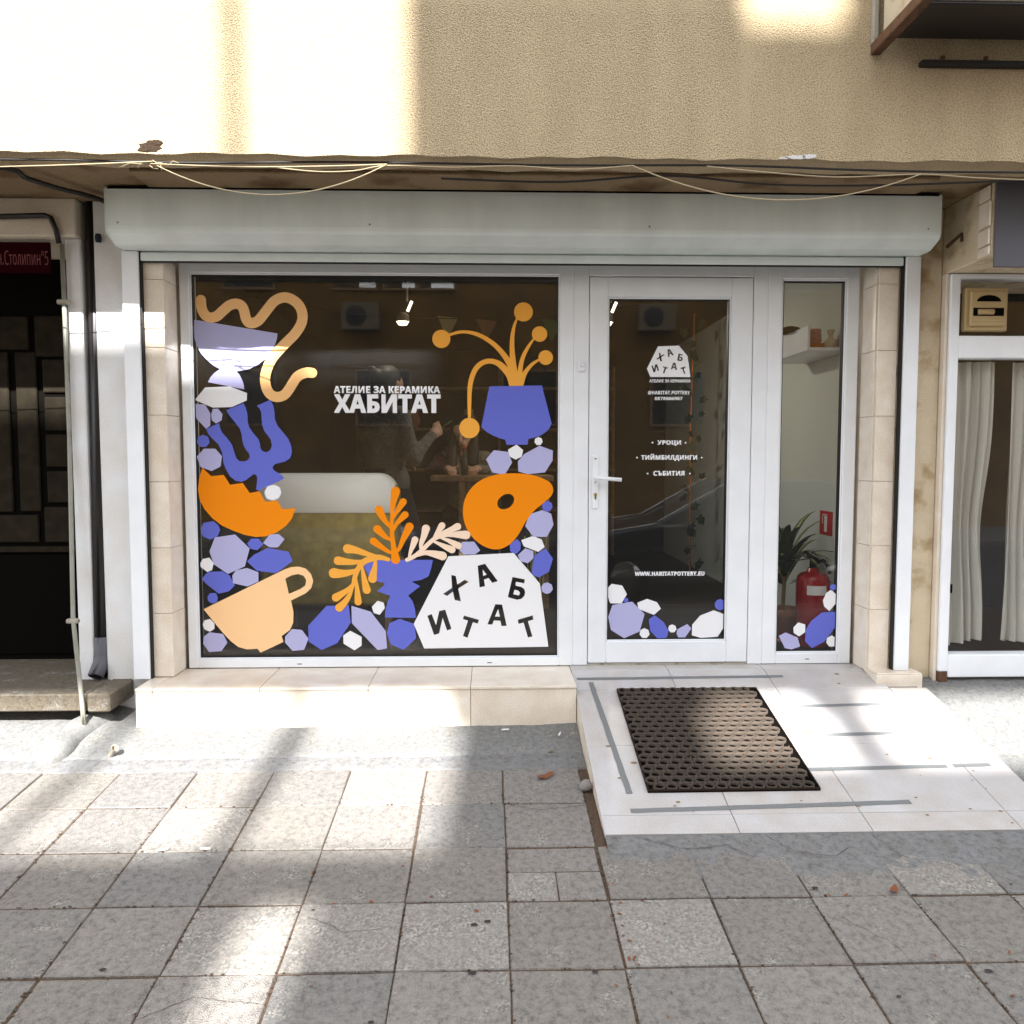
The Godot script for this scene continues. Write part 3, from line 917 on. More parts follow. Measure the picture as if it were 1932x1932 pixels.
# ------------------------------------------------------------------ pavement
func build_pavement() -> void:
	var g := struct("ground")
	var st := begin()
	var zs := [-0.35, 0.0, 0.37, 1.0, 2.0, 3.0, 4.0, 5.0]
	for i in zs.size() - 1:
		var a: float = zs[i]
		var b: float = zs[i + 1]
		quad(st, Vector3(-60, ground_y(a) - 0.005, a), Vector3(-60, ground_y(b) - 0.005, b), Vector3(60, ground_y(b) - 0.005, b), Vector3(60, ground_y(a) - 0.005, a))
	part("earth_bed", done(st), m.earth, g)
	var p := struct("pavement")
	var meshes := []
	for v in 5:
		meshes.append(paver_mesh(v))
	var t0 := Basis(Vector3.RIGHT, atan(SLOPE))
	for row in 12:
		for col in range(-10, 11):
			var x0 := 0.057 + 0.330 * col
			var z0 := 0.766 + 0.3165 * row
			var cx := x0 + 0.165
			if cx > 0.40 and cx < 4.0 and row < 2: continue
			if col == 0 and row == 2: continue
			var kinds := ["paver", "paver_dark", "paver_light", "paver_brown", "paver_blue", "paver_worn"]
			var kind: String = kinds[rng.randi() % 6]
			if row >= 4 and kind == "paver_worn" and rng.randf() < 0.6: kind = "paver"
			var o := part("paver", meshes[rng.randi() % 5], m[kind], p)
			var tilt := Basis(Vector3.BACK, rng.randf_range(-0.006, 0.006)) * Basis(Vector3.RIGHT, rng.randf_range(-0.006, 0.006))
			o.transform = Transform3D(t0 * tilt * Basis(Vector3.UP, (rng.randi() % 2) * PI + rng.randf_range(-0.01, 0.01)), Vector3(cx + rng.randf_range(-0.002, 0.002), ground_y(z0 + 0.158) + rng.randf_range(-0.003, 0.003), z0 + 0.158))
	# one slab is broken into three
	for q in [[0.060, 0.380, 1.403, 1.550, "paver_light"], [0.060, 0.223, 1.554, 1.710, "paver_worn"], [0.227, 0.380, 1.556, 1.710, "paver_light"]]:
		var o := part("paver_fragment", box(Vector3(q[0] - (q[0] + q[1]) / 2, -0.04, -(q[3] - q[2]) / 2), Vector3(q[1] - (q[0] + q[1]) / 2, 0.0, (q[3] - q[2]) / 2), 0.004), m[q[4]], p)
		o.transform = Transform3D(t0 * Basis(Vector3.UP, rng.randf_range(-0.02, 0.02)), Vector3((q[0] + q[1]) / 2, ground_y((q[2] + q[3]) / 2) + rng.randf_range(-0.004, 0.002), (q[2] + q[3]) / 2))
	# concrete along the foot of the wall, uneven, with a rounded outer edge
	var nz := FastNoiseLite.new()
	nz.seed = 11
	nz.frequency = 2.2
	part("concrete_strip", strip(-3.6, 0.425, 0.10, func(x): return 0.700 + 0.022 * nz.get_noise_1d(x * 2.0) - 0.02 * smoothstep(-1.2, 0.4, x), func(x, f): return 0.030 * (1.0 - pow(f, 4)) + 0.012 * nz.get_noise_2d(x, f * 0.6) + 0.045 * (1.0 - f) * smoothstep(-1.68, -1.95, x) - 0.014 * smoothstep(0.97, 1.0, f), nz), m.concrete, p)
	part("mortar_bed", strip(-3.6, 0.425, 0.64, func(x): return 0.785 + 0.02 * nz.get_noise_1d(x * 3.0 + 40.0), func(_x, f): return 0.006 * (1.0 - pow(f, 3)), nz), m.mortar, p)
	# mortar in front of the ramp, with a ragged edge over the slabs
	part("mortar_apron", strip(0.425, 3.2, 1.343, func(x): return 1.62 + 0.07 * nz.get_noise_1d(x * 6.0 + 9.0) + 0.05 * nz.get_noise_1d(x * 21.0) + 0.05 * smoothstep(1.2, 2.0, x), func(x, f): return 0.009 * (1.0 - f) - 0.002 + 0.006 * f * nz.get_noise_2d(x * 3.0, f * 1.2) + 0.003 * f * nz.get_noise_2d(x * 14.0, f * 5.0), nz), m.mortar, p)
	var cr := begin()
	for c in [[[Vector2(0.56, 1.37), Vector2(0.70, 1.44), Vector2(0.86, 1.42), Vector2(0.93, 1.50)], 0.0016, 0.0095], [[Vector2(1.02, 1.36), Vector2(1.09, 1.47), Vector2(1.22, 1.50), Vector2(1.30, 1.44)], 0.0014, 0.0095], [[Vector2(1.42, 1.36), Vector2(1.45, 1.50), Vector2(1.60, 1.56)], 0.0014, 0.009], [[Vector2(-0.57, 1.78), Vector2(-0.44, 1.86), Vector2(-0.30, 1.84)], 0.0010, 0.0036], [[Vector2(1.10, 1.83), Vector2(1.20, 1.95), Vector2(1.22, 2.03)], 0.0010, 0.0036], [[Vector2(-0.93, 2.20), Vector2(-0.80, 2.12), Vector2(-0.62, 2.15)], 0.0010, 0.0036], [[Vector2(0.08, 1.10), Vector2(0.20, 1.14), Vector2(0.37, 1.11)], 0.0012, 0.0036]]:
		crack_into(cr, c[0], c[1], c[2])
	var ck := part("cracks", done(cr), m.crack, p)
	ck.set_meta("kind", "stuff")
	# concrete to the right of the ramp, rising to the neighbour's wall
	var rs := begin(true)
	var nx := 40
	for i in nx:
		for k in 24:
			var q := []
			for c in [[0, 0], [0, 1], [1, 1], [1, 0]]:
				var x: float = 1.93 + 2.4 * (i + c[0]) / nx
				var z: float = 0.12 + 1.32 * (k + c[1]) / 24.0
				q.append(Vector3(x, -0.020 - RAMP * maxf(z - 0.10, 0) * lerpf(1.0, 0.85, smoothstep(2.2, 3.4, x)) - 0.014 + 0.008 * nz.get_noise_2d(x * 1.5, z * 1.5), z))
			quad(rs, q[0], q[1], q[2], q[3])
	part("concrete_slope", done(rs), m.concrete, p)
	var lump := thing("concrete_lump", "rounded lump of cement over the foot of the grey pipe", "cement lump")
	part("lump", skin([[Vector3(-1.93, -0.20, 0.36), Vector3(-1.955, -0.235, 0.62), 0.055, 0.06], [Vector3(-1.89, -0.21, 0.30), Vector3(-1.95, -0.21, 0.42), 0.06, 0.055], [Vector3(-1.955, -0.245, 0.60), Vector3(-1.965, -0.26, 0.66), 0.055, 0.045]], 0.012, 0.02), m.concrete, lump)
	var stub := thing("pipe_stub", "short cut metal pipe sticking out of the pavement by the wall", "pipe")
	part("stub", lathe([Vector2(0.011, 0), Vector2(0.013, 0.05), Vector2(0.019, 0.055), Vector2(0.017, 0.05), Vector2(0.009, 0.03)], Vector3.ZERO, 12), m.iron_grey, stub)
	stub.position = Vector3(-1.70, ground_y(0.64) + 0.015, 0.64)
	stub.rotation_degrees = Vector3(20, 0, -35)

func strip(x0: float, x1: float, z0: float, edge: Callable, rise: Callable, _n) -> ArrayMesh:
	var st := begin(true)
	var nx := int((x1 - x0) / 0.03)
	var nf := 16
	var at := func(i: int, k: int) -> Vector3:
		var x := lerpf(x0, x1, float(i) / nx)
		var f := float(k) / nf
		var z := lerpf(z0, edge.call(x), f)
		return Vector3(x, ground_y(z) + rise.call(x, f) - (0.03 if k == nf else 0.0), z)
	for i in nx:
		for k in nf:
			quad(st, at.call(i, k), at.call(i, k + 1), at.call(i + 1, k + 1), at.call(i + 1, k))
	return done(st)

func paver_mesh(v: int) -> ArrayMesh:   # a square slab with slightly chipped corners and a dished top
	var r := RandomNumberGenerator.new()
	r.seed = 100 + v
	var st := begin()
	var w := 0.1635
	var d := 0.1560
	var pts := []
	var base := [Vector2(-w, -d), Vector2(-0.06, -d), Vector2(0.07, -d), Vector2(w, -d), Vector2(w, -0.05), Vector2(w, 0.06), Vector2(w, d), Vector2(0.05, d), Vector2(-0.07, d), Vector2(-w, d), Vector2(-w, 0.05), Vector2(-w, -0.06)]
	for b in base: pts.append(b * r.randf_range(0.986, 1.0))
	for i in 12:
		var a: Vector2 = pts[i]
		var b: Vector2 = pts[(i + 1) % 12]
		var ai := a * 0.984
		var bi := b * 0.984
		tri(st, Vector3(bi.x, 0, bi.y), Vector3(ai.x, 0, ai.y), Vector3(0, 0.0005, 0))
		quad(st, Vector3(b.x, -0.004, b.y), Vector3(a.x, -0.004, a.y), Vector3(ai.x, 0, ai.y), Vector3(bi.x, 0, bi.y))
		quad(st, Vector3(b.x, -0.05, b.y), Vector3(a.x, -0.05, a.y), Vector3(a.x, -0.005, a.y), Vector3(b.x, -0.005, b.y))
	return done(st)

# ------------------------------------------------------------------ shutter, windows, door
func build_roller_shutter() -> void:
	var t := thing("roller_shutter", "pale grey roller shutter box with guide rails framing the whole shop front", "roller shutter")
	var prof := [Vector2(0.166, 2.326), Vector2(0.397, 2.326), Vector2(0.402, 2.318), Vector2(0.402, 2.150), Vector2(0.398, 2.135), Vector2(0.388, 2.122), Vector2(0.318, 2.092), Vector2(0.308, 2.089), Vector2(0.166, 2.089)]
	var x0 := -1.752
	var x1 := 2.126
	var st := begin()
	for i in prof.size():
		var a: Vector2 = prof[i]
		var b: Vector2 = prof[(i + 1) % prof.size()]
		quad(st, Vector3(x0, b.y, b.x), Vector3(x1, b.y, b.x), Vector3(x1, a.y, a.x), Vector3(x0, a.y, a.x))
	for e in [x0, x1]:
		for i in range(1, prof.size() - 1):
			if e > 0: tri(st, Vector3(e, prof[0].y, prof[0].x), Vector3(e, prof[i].y, prof[i].x), Vector3(e, prof[i + 1].y, prof[i + 1].x))
			else: tri(st, Vector3(e, prof[0].y, prof[0].x), Vector3(e, prof[i + 1].y, prof[i + 1].x), Vector3(e, prof[i].y, prof[i].x))
	part("shutter_box", done(st), m.shutter, t)
	for e in [[x0 - 0.004, x0 - 0.0005], [x1 + 0.0005, x1 + 0.004]]:
		var pg := []
		for v in prof: pg.append(Vector2(v.x + (0.003 if v.x > 0.2 else 0.0), v.y - (0.003 if v.y < 2.3 else 0.0)))
		part("end_cap", prism(pg, e[0], e[1]), m.shutter, t)
	for x in [-1.70, -0.55, 0.75, 2.07]:
		part("screw", lathe_turned([Vector2(0.0, 0.002), Vector2(0.004, 0.0015), Vector2(0.0048, 0.0)], Vector3(x, 2.165, 0.402)), m.iron_grey, t)
	part("painted_top_shade", box(Vector3(x0 + 0.01, 2.3162, 0.36), Vector3(x1 - 0.01, 2.3262, 0.4035), 0.0), m.black, t)  # black strip painted in for the shade between box and soffit
	part("guide_rail", box(Vector3(-1.775, -0.015, 0.168), Vector3(-1.697, 2.088, 0.206), 0.003), m.pvc, t)
	part("guide_rail", box(Vector3(2.073, 0.003, 0.164), Vector3(2.147, 2.088, 0.204), 0.003), m.pvc, t)
	part("rail_slot", box(Vector3(-1.6968, -0.015, 0.1675), Vector3(-1.689, 2.088, 0.190), 0.0), m.gasket, t)
	part("rail_slot", box(Vector3(2.064, 0.003, 0.1635), Vector3(2.0728, 2.088, 0.190), 0.0), m.gasket, t)
	part("bottom_bar", box(Vector3(-1.688, 2.043, 0.172), Vector3(2.063, 2.084, 0.196), 0.004), m.shutter, t)
	part("rubber_seal", box(Vector3(-1.688, 2.036, 0.178), Vector3(2.063, 2.0425, 0.190), 0.0), m.gasket, t)

func frame_into(st: SurfaceTool, lo: Vector2, hi: Vector2, ilo: Vector2, ihi: Vector2, z0: float, z1: float, bevel := 0.004) -> void:
	box_into(st, Vector3(lo.x, lo.y, z0), Vector3(ilo.x, hi.y, z1), bevel)
	box_into(st, Vector3(ihi.x, lo.y, z0), Vector3(hi.x, hi.y, z1), bevel)
	box_into(st, Vector3(ilo.x, lo.y, z0), Vector3(ihi.x, ilo.y, z1), bevel)
	box_into(st, Vector3(ilo.x, ihi.y, z0), Vector3(ihi.x, hi.y, z1), bevel)

func glazed(t: Node3D, lo: Vector2, hi: Vector2, ilo: Vector2, ihi: Vector2) -> void:
	var st := begin()
	frame_into(st, lo, hi, ilo, ihi, -0.07, 0.0)
	part("frame", done(st), m.pvc, t)
	var bd := begin()
	var g := Vector2(0.004, 0.004)
	frame_into(bd, ilo, ihi, ilo + g * 2.0, ihi - g * 2.0, -0.05, -0.0085, 0.003)
	part("glazing_bead", done(bd), m.pvc, t)
	var gk := begin()
	frame_into(gk, ilo + g * 2.0, ihi - g * 2.0, ilo + g * 3.2, ihi - g * 3.2, -0.045, -0.014, 0.0)
	part("gasket", done(gk), m.gasket, t)
	part("glass_pane", glass_sheet(ilo + g * 2.0, ihi - g * 2.0, GLASS_Z - 0.0025, 0.018), m.glass, t)

const COLOUR_NAMES := {"white": "white", "blue": "blue", "lavender": "lavender", "orange": "orange"}
func stick(t: Node3D, list: Array) -> void:
	var i := 0
	for d in list:
		part(d[0], sheet([ccw(flat(d[2]))], GLASS_Z + 0.0006 * (i % 3), 0.0005), m["decal_" + d[1]], t, ("%s cut-out %s sticker" % [d[1], d[0].trim_suffix("_decal").replace("_", " ")]) if d[0] != "stone_decal" else "%s faceted stone sticker" % d[1])
		i += 1

func logo(t: Node3D, move: Transform2D) -> void:
	var holes := []
	var islands := []
	for l in LETTERS:
		holes.append(ccw(move * flat(l[0])))
		if l[1].size(): islands.append(ccw(move * flat(l[1])))
	var polys := cut(ccw(move * flat(LOGO)), holes)
	polys.append_array(islands)
	part("emblem_decal", sheet(polys, GLASS_Z + 0.0024, 0.0005), m.decal_white, t, "white faceted emblem with letters cut out")

func build_shop_window() -> void:
	var t := thing("shop_window", "wide white framed shop window covered in orange, blue and lavender cut-out stickers", "window")
	glazed(t, Vector2(-1.578, -0.013), Vector2(0.440, 2.115), Vector2(-1.528, 0.032), Vector2(0.368, 2.032))
	stick(t, WINDOW_DECALS)
	part("worm_decal", sheet([stroke(triples(with_radius(WORM, WORM_RADIUS)))], GLASS_Z + 0.0018, 0.0005), m.decal_peach_worm, t, "pale orange wriggling clay coil sticker")
	var stalks := []
	for s in STEMS: stalks.append(stroke(triples(s)))
	for b in BALLS: stalks.append(disc(Vector2(b[0], b[1]) / 1000.0, b[2] / 1000.0, 32))
	part("flower_decal", sheet(union(stalks), GLASS_Z - 0.0008, 0.0004), m.decal_tan, t, "golden ball-headed flower stems sticker")
	for l in [["leaf_decal", ORANGE_LEAF, "orange", 0.0018], ["leaf_decal", TAN_LEAF, "tan", 0.0026], ["leaf_decal", CREAM_LEAF, "cream", 0.0030]]:
		var lobes := []
		for s in l[1]: lobes.append(stroke(triples(s), 5))
		part(l[0], sheet(union(lobes), GLASS_Z + l[3], 0.0005), m["decal_" + l[2]], t, l[2] + " lobed leaf sprig sticker")
	part("cup_decal", sheet(cut(ccw(flat(CUP[0])), [ccw(flat(CUP[1]))]), GLASS_Z + 0.0018, 0.0005), m.decal_peach, t, "peach tilted teacup sticker")
	part("palette_decal", sheet(cut(ccw(smooth_loop(flat(PALETTE[0]))), [ccw(smooth_loop(flat(PALETTE[1])))]), GLASS_Z + 0.0018, 0.0005), m.decal_orange, t, "orange bean-shaped sticker with a hole")
	logo(t, Transform2D.IDENTITY)
	letters("lettering", "АТЕЛИЕ ЗА КЕРАМИКА", Vector2(-0.805, 1.425), Vector2(-0.255, 1.461), GLASS_Z + 0.001, m.decal_white, t, true, 0.0008)
	letters("lettering", "ХАБИТАТ", Vector2(-0.804, 1.323), Vector2(-0.252, 1.419), GLASS_Z + 0.001, m.decal_white, t, true, 0.0032)
	for x in [-1.0, 0.0]: part("drain_slot", box(Vector3(x - 0.012, 0.004, -0.002), Vector3(x + 0.012, 0.008, 0.0012), 0.0), m.gasket, t)

func with_radius(a: Array, r: int) -> Array:
	var out := []
	for i in range(0, a.size(), 2): out.append_array([a[i], a[i + 1], r])
	return out

func smooth_loop(p: PackedVector2Array) -> PackedVector2Array:
	var out := PackedVector2Array()
	var n := p.size()
	for i in n:
		for k in 5:
			out.append(p[i].cubic_interpolate(p[(i + 1) % n], p[(i + n - 1) % n], p[(i + 2) % n], k / 5.0))
	return out

func build_door() -> void:
	var fr := thing("door_frame", "white door frame between the shop window and the narrow side window", "door frame")
	var st := begin()
	box_into(st, Vector3(0.4405, -0.012, -0.07), Vector3(0.5185, 2.115, 0.0), 0.004)
	box_into(st, Vector3(1.3785, -0.012, -0.07), Vector3(1.4545, 2.115, 0.0), 0.004)
	box_into(st, Vector3(0.5185, 2.0265, -0.07), Vector3(1.3785, 2.115, 0.0), 0.004)
	part("frame", done(st), m.pvc, fr)
	part("threshold", box(Vector3(0.5185, -0.016, -0.06), Vector3(1.3785, -0.003, -0.001), 0.002), m.iron_grey, fr)
	var bell := thing("door_bell", "small white plastic bell button on the white frame left of the door", "door bell", Vector3(0.481, 1.562, 0.0))
	part("case", box(Vector3(-0.016, -0.026, 0), Vector3(0.016, 0.026, 0.012), 0.004), m.pvc, bell)
	var ring := begin(true)
	lathe_into(ring, [Vector2(0.011, 0), Vector2(0.011, 0.003), Vector2(0.009, 0.003), Vector2(0.009, 0.001), Vector2(0.0, 0.001)], Vector3.ZERO, 20)
	var rp := part("button", done(ring), m.pvc, bell)
	rp.rotation_degrees.x = 90
	rp.position = Vector3(0, 0.004, 0.0115)
	var t := thing("shop_door", "white glazed shop door with white lettering and a lever handle", "door")
	glazed(t, Vector2(0.5225, 0.0), Vector2(1.3745, 2.0225), Vector2(0.617, 0.115), Vector2(1.263, 1.921))
	part("handle_plate", box(Vector3(0.541, 0.823, 0.0), Vector3(0.571, 1.105, 0.009), 0.003), m.pvc, t)
	part("handle", tube([Vector3(0.556, 0.985, 0.008), Vector3(0.556, 0.985, 0.042), Vector3(0.564, 0.985, 0.048), Vector3(0.60, 0.983, 0.05), Vector3(0.686, 0.976, 0.05)], [0.0095, 0.0095, 0.0105, 0.0105, 0.0105], 10), m.pvc, t)
	part("keyhole", lathe_turned([Vector2(0.0, 0.004), Vector2(0.0085, 0.004), Vector2(0.0095, 0.0)], Vector3(0.556, 0.898, 0.0085)), m.brass, t)
	part("lock_barrel", box(Vector3(0.5515, 0.872, 0.0085), Vector3(0.5605, 0.898, 0.0115), 0.001), m.brass, t)
	for y in [1.085, 0.962]: part("screw", lathe_turned([Vector2(0.0, 0.0015), Vector2(0.0042, 0.001), Vector2(0.0045, 0.0)], Vector3(0.556, y, 0.009)), m.iron_grey, t)
	stick(t, DOOR_DECALS)
	var d: Array = DOOR_LOGO
	logo(t, Transform2D(Vector2(d[0], d[3]), Vector2(d[1], d[4]), Vector2(d[2], d[5]) / 1000.0))
	var z := GLASS_Z + 0.001
	for l in [["АТЕЛИЕ ЗА КЕРАМИКА", 0.839, 1.484, 1.056, 1.500], ["@HABITAT.POTTERY", 0.832, 1.422, 1.054, 1.440], ["0878606967", 0.868, 1.392, 1.015, 1.409], ["УРОЦИ", 0.885, 1.159, 1.010, 1.182], ["ТИЙМБИЛДИНГИ", 0.800, 1.080, 1.097, 1.104], ["СЪБИТИЯ", 0.865, 0.996, 1.031, 1.021], ["WWW.HABITATPOTTERY.EU", 0.772, 0.464, 1.145, 0.486]]:
		letters("lettering", l[0], Vector2(l[1], l[2]), Vector2(l[3], l[4]), z, m.decal_white, t, true, 0.0006 if l[4] - l[2] > 0.02 else 0.0002)
	for p in [[0.859, 1.170], [1.034, 1.170], [0.778, 1.091], [1.121, 1.091], [0.835, 1.007], [1.059, 1.007]]:
		part("dot_decal", sheet([disc(Vector2(p[0], p[1]), 0.0045, 12)], z, 0.0005), m.decal_white, t)

func lathe_turned(profile: Array, at: Vector3) -> ArrayMesh:   # a lathe whose axis points at the street
	var st := begin(true)
	for i in profile.size() - 1:
		for k in 14:
			var a := TAU * k / 14
			var b := TAU * (k + 1) / 14
			var p: Vector2 = profile[i]
			var q: Vector2 = profile[i + 1]
			quad(st, at + Vector3(p.x * cos(b), p.x * sin(b), p.y), at + Vector3(p.x * cos(a), p.x * sin(a), p.y), at + Vector3(q.x * cos(a), q.x * sin(a), q.y), at + Vector3(q.x * cos(b), q.x * sin(b), q.y))
	return done(st)

func build_side_window() -> void:
	var t := thing("side_window", "narrow white framed window right of the door with four stone stickers at its foot", "window")
	t.set_meta("label", "narrow white framed window between the shop door and the tiled reveal")
	glazed(t, Vector2(1.455, -0.012), Vector2(1.934, 2.115), Vector2(1.528, 0.046), Vector2(1.868, 2.018))
	stick(t, SIDE_DECALS)
	part("drain_slot", box(Vector3(1.69, 0.012, -0.002), Vector3(1.712, 0.016, 0.0012), 0.0), m.gasket, t)

# ------------------------------------------------------------------ ramp and mat
func build_ramp() -> void:
	var t := thing("entrance_ramp", "sloping entrance ramp of pale square tiles with grey anti-slip strips", "ramp")
	var r := ramp_at()
	var k := sqrt(1.0 + RAMP * RAMP)
	var xs := [0.424, 0.930, 1.432, 2.000, 2.19]
	var zs := [0.10, 0.30, 0.775, 1.235, 1.342]
	part("bed", prism([Vector2(0.0, -0.0265), Vector2(0.10, -0.0265), Vector2(1.338, -0.0265 - RAMP * 1.238), Vector2(1.338, -0.5), Vector2(0.0, -0.5)], 0.436, 2.16), m.grout, t)
	part("side_face", prism([Vector2(0.0, -0.020), Vector2(0.10, -0.020), Vector2(1.338, -0.0205 - RAMP * 1.238), Vector2(1.338, -0.5), Vector2(0.0, -0.5)], 0.4265, 0.4355), m.tile_cream_dark, t)
	for i in xs.size() - 1:
		for j in zs.size() - 1:
			if i == 3 and j == 0: continue
			var lo := Vector3(xs[i] + 0.0012, -0.012, (zs[j] - 0.10) * k + 0.0012)
			var hi := Vector3(xs[i + 1] - 0.0012, 0.0, (zs[j + 1] - 0.10) * k - 0.0012)
			if i == 3: lo.z = maxf(lo.z, (0.265 - 0.10) * k)
			var o := part("tile", box(lo - (lo + hi) / 2, hi - (lo + hi) / 2, 0.0016), [m.tile_white, m.tile_white_worn, m.tile_white][(i * 2 + j) % 3], t)
			o.transform = r * Transform3D(Basis(Vector3.BACK, rng.randf_range(-0.0015, 0.0015)) * Basis(Vector3.RIGHT, rng.randf_range(-0.0015, 0.0015)), (lo + hi) / 2)
		if i < 3:
			part("tile", box(Vector3(xs[i] + 0.0012, -0.024, -0.002), Vector3(minf(xs[i + 1], 1.955) - 0.0012, -0.0122, 0.0985), 0.0016), m.tile_white_worn, t)
	var dirt := begin()
	for i in 70:
		var x := rng.randf_range(0.5, 2.1) if i % 3 else rng.randf_range(1.75, 2.12)
		var zz := rng.randf_range(0.05, 1.24)
		var rr := rng.randf_range(0.0015, 0.0065) * (1.0 if i % 5 else 1.6)
		for j in 8:
			var a := TAU * j / 8
			var b := TAU * (j + 1) / 8
			tri(dirt, Vector3(x, 0.0012, zz), Vector3(x + cos(a) * rr * 1.5, 0.0012, zz - sin(a) * rr), Vector3(x + cos(b) * rr * 1.5, 0.0012, zz - sin(b) * rr))
	var dt := part("dirt_spots", done(dirt), m.spot, t)
	dt.set_meta("kind", "stuff")
	dt.transform = r
	# strips of grey tape: x0, z0, x1, z1 along their middle
	for s in [[0.443, 0.192, 1.506, 0.180], [0.510, 0.226, 0.557, 1.109], [0.543, 1.212, 1.656, 1.178], [1.346, 0.475, 2.096, 0.446], [1.345, 0.715, 2.110, 0.694], [1.333, 0.963, 1.928, 0.950], [1.957, 0.948, 2.119, 0.942]]:
		var a := Vector2(s[0], (s[1] - 0.10) * k)
		var b := Vector2(s[2], (s[3] - 0.10) * k)
		var L := a.distance_to(b)
		var o := part("anti_slip_strip", ragged_strip(L, 0.013), m.tape, t)
		o.transform = r * Transform3D(Basis(Vector3.UP, -(b - a).angle()), Vector3((a.x + b.x) / 2, 0.0016, (a.y + b.y) / 2))
	# mat
	var mt := thing("door_mat", "dark rubber ring mat with bits of dry leaf in it on the tiled ramp", "door mat")
	mt.transform = r * Transform3D(Basis(Vector3.UP, 0.004), Vector3(0.978, 0.003, (0.707 - 0.10) * k))
	var w := 0.349
	var d := 0.408
	part("backing", box(Vector3(-w, -0.0015, -d), Vector3(w, 0.002, d), 0.0), m.black, mt)
	var rings := begin(true)
	var step_x := 0.0505
	var step_z := 0.0405
	var row := 0
	var z := -d + 0.022
	while z < d - 0.015:
		var x := -w + (0.025 if row % 2 == 0 else 0.050)
		while x < w - 0.018:
			ring_into(rings, Vector3(x, 0.002, z), 0.0245, 0.0034, 0.013)
			x += step_x
		z += step_z
		row += 1
	part("ring_grid", done(rings), m.rubber_dusty, mt)
	var rim := begin()
	frame_flat(rim, w, d, 0.006, 0.012)
	part("rim", done(rim), m.rubber, mt)

func frame_flat(st: SurfaceTool, w: float, d: float, t: float, h: float) -> void:
	box_into(st, Vector3(-w, 0.002, -d), Vector3(w, h, -d + t), 0.002)
	box_into(st, Vector3(-w, 0.002, d - t), Vector3(w, h, d), 0.002)
	box_into(st, Vector3(-w, 0.002, -d + t), Vector3(-w + t, h, d - t), 0.002)
	box_into(st, Vector3(w - t, 0.002, -d + t), Vector3(w, h, d - t), 0.002)

func ring_into(st: SurfaceTool, c: Vector3, r: float, t: float, h: float) -> void:
	var n := 12
	for k in n:
		var a := TAU * k / n
		var b := TAU * (k + 1) / n
		var ea := Vector3(cos(a), 0, -sin(a) * 0.86)
		var eb := Vector3(cos(b), 0, -sin(b) * 0.86)
		var prof := [Vector2(r + t * 0.4, 0), Vector2(r, h), Vector2(r - t, h), Vector2(r - t * 1.3, 0)]
		for i in 3:
			quad(st, c + ea * prof[i].x + Vector3.UP * prof[i].y, c + eb * prof[i].x + Vector3.UP * prof[i].y, c + eb * prof[i + 1].x + Vector3.UP * prof[i + 1].y, c + ea * prof[i + 1].x + Vector3.UP * prof[i + 1].y)

func ragged_strip(length: float, half: float) -> ArrayMesh:
	var st := begin()
	var n := maxi(4, int(length / 0.04))
	var e := []
	for i in n + 1: e.append([half * rng.randf_range(0.86, 1.05), half * rng.randf_range(0.86, 1.05)])
	for i in n:
		var x0 := -length / 2 + length * i / n
		var x1 := -length / 2 + length * (i + 1) / n
		quad(st, Vector3(x0, 0, e[i][0]), Vector3(x1, 0, e[i + 1][0]), Vector3(x1, 0, -e[i + 1][1]), Vector3(x0, 0, -e[i][1]))
	return done(st)

func prism(profile: Array, x0: float, x1: float) -> ArrayMesh:   # profile of Vector2(z, y), extruded along x
	var st := begin()
	var pg := PackedVector2Array(profile)
	if Geometry2D.is_polygon_clockwise(pg): pg.reverse()
	var ids := Geometry2D.triangulate_polygon(pg)
	var mid := Vector3((x0 + x1) / 2, 0, 0)
	for i in range(0, ids.size(), 3):
		for e in [x0, x1]:
			var q := []
			for k in 3: q.append(Vector3(e, pg[ids[i + k]].y, pg[ids[i + k]].x))
			outward(st, q, Vector3(mid.x, q[0].y, q[0].z))
	for i in pg.size():
		var a := pg[i]
		var b := pg[(i + 1) % pg.size()]
		quad(st, Vector3(x0, a.y, a.x), Vector3(x0, b.y, b.x), Vector3(x1, b.y, b.x), Vector3(x1, a.y, a.x))
	return done(st)

